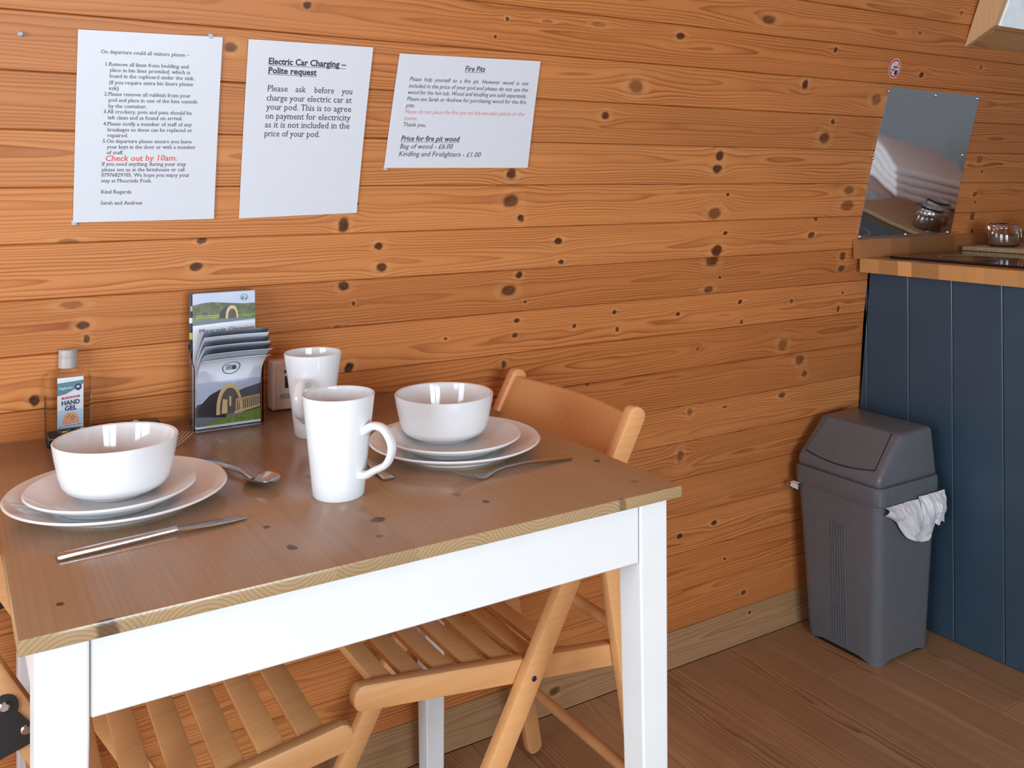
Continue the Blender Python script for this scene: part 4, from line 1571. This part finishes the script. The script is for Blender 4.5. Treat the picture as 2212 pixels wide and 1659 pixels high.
obj('bottle', loft_me([oval(.030, .012, .0005), oval(.033, .0135, .004), oval(.0335, .014, .095), oval(.032, .0135, .103), oval(.022, .012, .109), oval(.012, .011, .111, .9), oval(.011, .010, .116, 1)]), M_pet, gel)
obj('gel', loft_me([oval(.029, .0105, .002), oval(.0315, .0122, .005), oval(.0318, .0124, .069)]), M_gel, gel)
obj('cap', lathe_me([(0, .112), (.0125, .112), (.0138, .113), (.0138, .127), (.0134, .128), (.0138, .129), (.0136, .139), (.0125, .141), (0, .141)], 32), M_cap, gel)
M_teal = plain('label_teal', (0.085, 0.20, 0.25), 0.5)
M_lblue = plain('label_pale_blue', (0.42, 0.60, 0.72), 0.5)
M_navy = plain('label_navy', (0.015, 0.025, 0.09), 0.5)
M_lred = plain('label_red', (0.45, 0.03, 0.04), 0.5)
M_skin = plain('label_hands', (0.72, 0.36, 0.18), 0.5)
LX0, LX1, LZ0, LZ1 = -.0165, .0205, .018, .099
LYF = -.0146


def flat(name, polys, mat, parent, y, fn):
    v, f = [], []
    for p in polys:
        b_ = len(v)
        v += [fn(u, t, y) for (u, t) in p]
        f.append(tuple(range(b_, b_ + len(p))))
    return obj(name, frompy(v, f), mat, parent, False)


def flattext(name, items, mat, parent, y, fn):
    for (txt, u0, u1, t0_, cap, bold, rise) in items:
        v, f = [], []
        V, P = text_geo(txt, bold)
        wmin, wmax = min(q[0] for q in V), max(q[0] for q in V)
        b_ = len(v)
        for (a_, c_) in V:
            k = (a_ - wmin) / (wmax - wmin)
            v.append(fn(u0 + (u1 - u0) * k, t0_ + rise * k + c_ * cap / 0.70, y))
        f += [tuple(b_ + q for q in p) for p in P]
        obj(name, frompy(v, f), mat, parent, False)


glf = lambda u, t, y: (LX0 + (LX1 - LX0) * u, y, LZ0 + (LZ1 - LZ0) * t)
lb = obj('label', box_me((LX0, LYF, LZ0), (LX1, LYF + .0004, LZ1)), M_paper, gel, False)
flat('pale_band', [[(0, .02), (1, .02), (1, .38), (0, .38)]], M_lblue, lb, LYF - .0001, glf)
flat('teal_band', [[(0, .66), (.3, .68), (.65, .76), (1, .86), (1, .93), (0, .90)], [(0, 0), (1, 0), (1, .035), (0, .035)]], M_teal, lb, LYF - .0002, glf)
flat('emblem', [[(.80 + .135 * math.cos(q), .80 + .065 * math.sin(q)) for q in [2 * math.pi * i / 24 for i in range(24)]]], M_navy, lb, LYF - .0003, glf)
flat('emblem_cross', [[(.76, .79), (.84, .79), (.84, .83), (.76, .83)], [(.72, .80), (.78, .78), (.76, .82)], [(.82, .79), (.88, .81), (.83, .82)]], M_paper, lb, LYF - .0004, glf)
flat('red_strip', [[(.16, .585), (.86, .605), (.86, .645), (.16, .625)]], M_lred, lb, LYF - .0003, glf)
flat('white_strip', [[(.02, .037), (.98, .037), (.98, .11), (.02, .09)]], M_paper, lb, LYF - .0003, glf)
flat('hands_picture', [[(.18, .10), (.84, .12), (.78, .25), (.66, .32), (.5, .33), (.34, .32), (.24, .25)]], M_skin, lb, LYF - .0003, glf)
flat('hands_outline', [[(.36, .23), (.5, .29), (.5, .30), (.35, .24)], [(.5, .2), (.62, .27), (.61, .28), (.49, .21)], [(.56, .17), (.70, .24), (.69, .25), (.55, .18)]], M_ink, lb, LYF - .0004, glf)
flattext('large_print', [('HAND', .16, .86, .47, .085, .03, .012), ('GEL', .28, .74, .365, .085, .03, .010), ('KILLS 99.9% OF BACTERIA', .06, .94, .05, .03, .015, .02)], M_navy, lb, LYF - .0004, glf)
flattext('small_print', [('Hygienics', .06, .58, .775, .05, .012, .01), ('70% ALCOHOL', .24, .80, .598, .022, .012, .016)], M_paper, lb, LYF - .0005, glf)

rm = empty('remote_control', (0.137, 1.572, TZ))
tag(rm, 'black remote control lying on the table before the hand gel', 'remote')
obj('body', box_me((0, -.017, .0005), (.165, .015, .020), .004, 3), M_dark, rm)
M_yel = plain('yellow_button', (0.65, 0.42, 0.05), 0.4)
for k in range(9):
    for j in range(2):
        obj('button', box_me((.022 + .013 * k, -.009 + .012 * j, .0195), (.030 + .013 * k, -.003 + .012 * j, .0216), .0015, 2), M_yel if (k == 0 and j == 0) else M_greyp if k % 3 == 2 else M_plate_black, rm)
obj('trim_line', box_me((.003, -.0175, .0135), (.16, -.0168, .0142)), M_greyp, rm, False)

# ------------------------------------------------------------------ leaflet holder with leaflets
HX0, HX1, HYF, HYB = 0.348, 0.461, 1.535, 1.578
hd = empty('leaflet_holder', ((HX0 + HX1) / 2, 1.556, TZ))
tag(hd, 'clear acrylic leaflet holder standing on the table by the wall', 'leaflet holder')
t_ = 0.0016
local_part('back_panel', box_me((HX0, HYB - t_, TZ + .001), (HX1, HYB, TZ + .140), .0005, 1), M_acryl, hd, False)
fp = [(HX0, TZ + .001), (HX1, TZ + .001), (HX1, TZ + .100), (HX1 - .012, TZ + .100), (HX1 - .028, TZ + .074), (HX0 + .036, TZ + .074), (HX0 + .012, TZ + .104), (HX0, TZ + .104)]
local_part('front_panel', prism_me(fp, 'Y', HYF, HYF + t_), M_acryl, hd, False)
for x0 in (HX0, HX1 - t_):
    local_part('side_panel', prism_me([(HYF + t_, TZ + .001), (HYB - t_, TZ + .001), (HYB - t_, TZ + .135), (HYF + t_, TZ + .100)], 'X', x0, x0 + t_), M_acryl, hd, False)
local_part('base_panel', box_me((HX0, HYF - .012, TZ + .0003), (HX1, HYB, TZ + .0009)), M_acryl, hd, False)

M_sky = plain('print_sky', (0.50, 0.54, 0.66), 0.35)
M_hill = plain('print_hill', (0.10, 0.115, 0.04), 0.4, noise=0.4, scale=120)
M_hilld = plain('print_dark_hill', (0.055, 0.060, 0.075), 0.4)
M_podk = plain('print_pod', (0.022, 0.018, 0.020), 0.35)
M_podin = plain('print_pod_inside', (0.085, 0.055, 0.045), 0.4)
M_arch = plain('print_arch_wood', (0.66, 0.46, 0.20), 0.4)
M_grass = plain('print_grass', (0.16, 0.24, 0.02), 0.4, noise=0.3, scale=120)
M_road = plain('print_road', (0.16, 0.17, 0.20), 0.4)
M_logo = plain('print_logo', (0.06, 0.10, 0.13), 0.4)
M_night = plain('print_navy', (0.012, 0.016, 0.035), 0.4)
M_leafw = plain('leaflet_paper', (0.74, 0.76, 0.82), 0.3)
M_leafi = plain('leaflet_inside_print', (0.10, 0.11, 0.135), 0.35)
LEAFC = {}


def leaflet(label, x0, x1, ybase, L, L1, bend, art, tilt=0.0, back=None, skew=0.0, fold=False):
    """sheet standing in the holder: straight for L1, then bending forward by bend radians over the rest"""
    r = empty('leaflet', ((x0 + x1) / 2, ybase, TZ))
    tag(r, label, 'leaflet', 'leaflets in the acrylic holder')

    bend0 = bend

    def S(u, t, off, bend=bend, L=L, dyy=0.0):
        ybase_ = ybase + dyy
        l_ = t * L
        y, z, a_ = ybase_, TZ + 0.002, -tilt
        if l_ <= L1 or bend == 0:
            y -= math.sin(a_) * l_
            z += math.cos(a_) * l_
        else:
            y -= math.sin(a_) * L1
            z += math.cos(a_) * L1
            n_ = 12
            rem = l_ - L1
            for k in range(n_):
                aa = a_ + bend * ((k + 0.5) / n_) * rem / (L - L1)
                y -= math.sin(aa) * rem / n_
                z += math.cos(aa) * rem / n_
            a_ = a_ + bend * rem / (L - L1)
        nrm_ = Vector((0, -math.cos(a_), -math.sin(a_)))
        lift = 0.010 * max(0, (l_ - L1) / max(L - L1, 1e-6)) * (1 - 4 * (u - .5) ** 2) if bend else 0
        return Vector((x0 + (x1 - x0) * u + skew * max(0, l_ - L1), y + lift * 0.6, z)) + nrm_ * off - Vector(r.location)
    nu, nt_ = 8, 26
    v, f, mi = [], [], []
    for lay in (0.0, -0.0006):
        for j in range(nt_ + 1):
            for i in range(nu + 1):
                v.append(S(i / nu, j / nt_, lay))
    B = (nu + 1) * (nt_ + 1)
    for j in range(nt_):
        for i in range(nu):
            a_ = j * (nu + 1) + i
            f.append((a_, a_ + 1, a_ + nu + 2, a_ + nu + 1)); mi.append(0)
            f.append((B + a_, B + a_ + nu + 1, B + a_ + nu + 2, B + a_ + 1)); mi.append(1)
    for j in range(nt_):
        a_ = j * (nu + 1)
        f.append((a_, a_ + nu + 1, B + a_ + nu + 1, B + a_)); mi.append(0)
        a_ += nu
        f.append((a_, B + a_, B + a_ + nu + 1, a_ + nu + 1)); mi.append(0)
    for i in range(nu):
        a_ = nt_ * (nu + 1) + i
        f.append((a_, a_ + 1, B + a_ + 1, B + a_)); mi.append(0)
    me = frompy(v, f, mi)
    obj('sheet', me, [art.get('paper', M_leafw), back or M_leafi], r)
    if fold:
        v2 = [S(*q) for q in [(i / nu, j / nt_, -0.0009, bend0 * 0.87, L * 1.03, 0.0) for j in range(nt_ + 1) for i in range(nu + 1)]]
        f2 = [(j * (nu + 1) + i, j * (nu + 1) + i + 1, (j + 1) * (nu + 1) + i + 1, (j + 1) * (nu + 1) + i) for j in range(nt_) for i in range(nu)]
        o2 = obj('inner_fold', frompy(v2, f2), M_leafi, r)
        o2.modifiers.new('thickness', 'SOLIDIFY').thickness = 0.0005
    k = 0
    for (nm, mat, polys) in art.get('polys', []):
        k += 1
        vv, ff = [], []
        for p in polys:
            # split long polygons finely along t so the print follows the bend
            b_ = len(vv)
            vv += [S(u, t, 0.00012 + 0.00006 * k) for (u, t) in p]
            ff.append(tuple(range(b_, b_ + len(p))))
        obj(nm, frompy(vv, ff), mat, r, False)
    for (txt, u0, u1, t0, cap, bold) in art.get('text', []):
        V, P = text_geo(txt, bold)
        wmin, wmax = min(q[0] for q in V), max(q[0] for q in V)
        vv = [S(u0 + (u1 - u0) * (a_ - wmin) / (wmax - wmin), t0 + c_ * cap / 0.7, 0.0012) for a_, c_ in V]
        obj('lettering', frompy(vv, P), M_logo, r, False)
    return r


def arcp(cx_, cy_, rx, ry, a0, a1, n=14):
    return [(cx_ + rx * math.cos(a0 + (a1 - a0) * i / n), cy_ + ry * math.sin(a0 + (a1 - a0) * i / n)) for i in range(n + 1)]


def gothic(cx_, y0, hw, h, n=10):
    left = []
    for i in range(n + 1):
        q = i / n
        left.append((cx_ - hw * math.cos(q * math.pi / 2) ** 0.85, y0 + h * (0.22 + 0.78 * math.sin(q * math.pi / 2) ** 1.15)))
    left[-1] = (cx_, y0 + h)
    right = [(2 * cx_ - a_, b_) for a_, b_ in left[::-1][1:]]
    return [(cx_ - hw, y0)] + left + right + [(cx_ + hw, y0)]


def ringpoly(cx_, cy_, rx, ry, wdt, n=28):
    out = []
    for i in range(n):
        a0, a1 = 2 * math.pi * i / n, 2 * math.pi * (i + 1) / n
        out.append([(cx_ + rx * math.cos(a0), cy_ + ry * math.sin(a0)), (cx_ + rx * math.cos(a1), cy_ + ry * math.sin(a1)),
                    (cx_ + rx * (1 - wdt) * math.cos(a1), cy_ + ry * (1 - wdt) * math.sin(a1)), (cx_ + rx * (1 - wdt) * math.cos(a0), cy_ + ry * (1 - wdt) * math.sin(a0))])
    return out


# art for the front (small) leaflet: lower picture of a pod, emblem above; v in fractions of the sheet length
def podart(tb, tt, emb=True):
    """tb..tt : picture band"""
    h = tt - tb
    Y = lambda q: tb + h * q
    polys = [('sky_print', M_sky, [[(0, tb), (1, tb), (1, tt), (0, tt)]]),
             ('hill_print', M_hilld, [[(0, Y(.2)), (1, Y(.2)), (1, Y(.86)), (.75, Y(.78)), (.5, Y(.66)), (0, Y(.50))]]),
             ('road_print', M_road, [[(0, tb), (1, tb), (1, Y(.22)), (0, Y(.22))]]),
             ('grass_print', M_grass, [[(0.02, tb), (1, tb), (1, Y(.27)), (.6, Y(.16)), (.3, Y(.10))]]),
             ('pod_print', M_podk, [[(.03, Y(.22)), (.45, Y(.14)), (.55, Y(.9)), (.38, Y(.82)), (.2, Y(.70)), (.08, Y(.52)), (.02, Y(.36))]]),
             ('arch_print', M_arch, [gothic(.50, Y(.22), .20, h * .70)]),
             ('inside_print', M_podin, [gothic(.51, Y(.22), .155, h * .60)]),
             ('door_print', M_arch, [[(.38, Y(.24)), (.47, Y(.24)), (.47, Y(.55)), (.40, Y(.58))], [(.50, Y(.40)), (.53, Y(.40)), (.53, Y(.62)), (.50, Y(.62))]])]
    bars = [[(.60, Y(.50)), (.99, Y(.56)), (.99, Y(.60)), (.60, Y(.55))], [(.58, Y(.20)), (.99, Y(.31)), (.99, Y(.36)), (.58, Y(.26))]]
    for i in range(12):
        u = .60 + .033 * i
        bars.append([(u, Y(.25 + .008 * i)), (u + .016, Y(.25 + .008 * i)), (u + .016, Y(.53 + .005 * i)), (u, Y(.53 + .005 * i))])
    polys.append(('fence_print', M_arch, bars))
    return polys


emb = ringpoly(.52, .86, .13, .072, .12)
emb += [[(.43, .83 + .013 * i), (.52, .832 + .013 * i), (.52, .840 + .013 * i), (.435, .838 + .013 * i)] for i in range(5)]
emb += [[(.53, .83), (.60, .83), (.60, .87), (.57, .895), (.53, .885)]]
art_small = {'polys': podart(.03, .55) + [('emblem_print', M_logo, ringpoly(.50, .72, .14, .095, .10) + [[(.42, .685 + .016 * i), (.50, .687 + .016 * i), (.50, .696 + .016 * i), (.42, .694 + .016 * i)] for i in range(5)] + [[(.51, .685), (.58, .685), (.58, .73), (.55, .755), (.51, .75)]])]}
def sq_(polys):
    return [[(u, .757 + (q - .72) * .868) for (u, q) in p] for p in polys]


art_tall = {'polys': [('sky_print', M_sky, [[(0, .73), (1, .73), (1, 1), (0, 1)]]),
                      ('hill_print', M_hill, [[(0, .75), (1, .75), (1, .89), (.8, .89), (.55, .905), (.3, .92), (.15, .915), (0, .90)]]),
                      ('grass_print', M_grass, [[(0, .75), (1, .77), (1, .80), (0, .785)]]),
                      ('road_print', M_road, [[(0, .72), (1, .745), (1, .76), (0, .765)]]),
                      ('fence_print', M_arch, [[(.05, .80), (.42, .80), (.42, .805), (.05, .805)], [(.05, .785), (.42, .785), (.42, .79), (.05, .79)]]),
                      ('pod_print', M_podk, [[(.42, .77), (.62, .765), (.66, .88), (.56, .875), (.47, .85), (.42, .81)]]),
                      ('arch_print', M_arch, [gothic(.62, .765, .10, .115)]),
                      ('inside_print', M_podin, [gothic(.625, .765, .068, .085)]),
                      ('emblem_print', M_logo, ringpoly(.82, .945, .06, .028, .15) + [[(.78, .93), (.81, .93), (.815, .955), (.79, .95)], [(.83, .93), (.86, .93), (.855, .95)]])],
            'text': [('Moorside Glamping', .10, .98, .700, .030, 0.0)]}
art_tall['polys'] = [(a_, b_, sq_(c_)) for (a_, b_, c_) in art_tall['polys']]
art_dark = {'paper': M_night, 'polys': [('orange_print', M_arch, [[(.02, .86), (.10, .86), (.10, .90), (.02, .90)]]), ('white_print', M_leafw, [[(0, .77), (.12, .77), (.12, .81), (0, .81)]]), ('yellow_print', M_yel, [[(.0, .65), (.09, .64), (.10, .69), (.0, .70)]])]}
art_or = {'paper': M_arch, 'polys': []}
leaflet('dark navy leaflet standing rearmost in the holder', HX0 - .001 + .003, HX1 - .006, HYB - .0040, .218, .218, 0, art_dark, tilt=0.02)
leaflet('orange edged leaflet between navy and tall white leaflets', HX0 + .010, HX1 - .004, HYB - .0065, .2165, .2165, 0, art_or, tilt=0.02)
leaflet('tall white leaflet with hill picture and large lettering', HX0 + .0065, HX1 - .003, HYB - .0105, .216, .216, 0, art_tall, tilt=0.03)
specs = [('curled grey leaflet rearmost of the four curling forward', HYF + .016, .162, .082, 0.92, 0.10),
         ('second curled leaflet, dark inside showing, below the rearmost', HYF + .012, .151, .080, 1.12, 0.12),
         ('third curled leaflet with dark opening above the front one', HYF + .008, .143, .078, 1.34, 0.16)]
for (lab, yb_, L, L1, bend, sk) in specs:
    leaflet(lab, HX0 + .004, HX1 - .004, yb_, L, L1, bend, {'polys': podart(.03, .45)}, skew=sk, fold=True)
leaflet('front leaflet with pod picture and round emblem', HX0 + .005, HX1 - .0035, HYF + .0042, .136, .076, 1.50, art_small, skew=0.10)
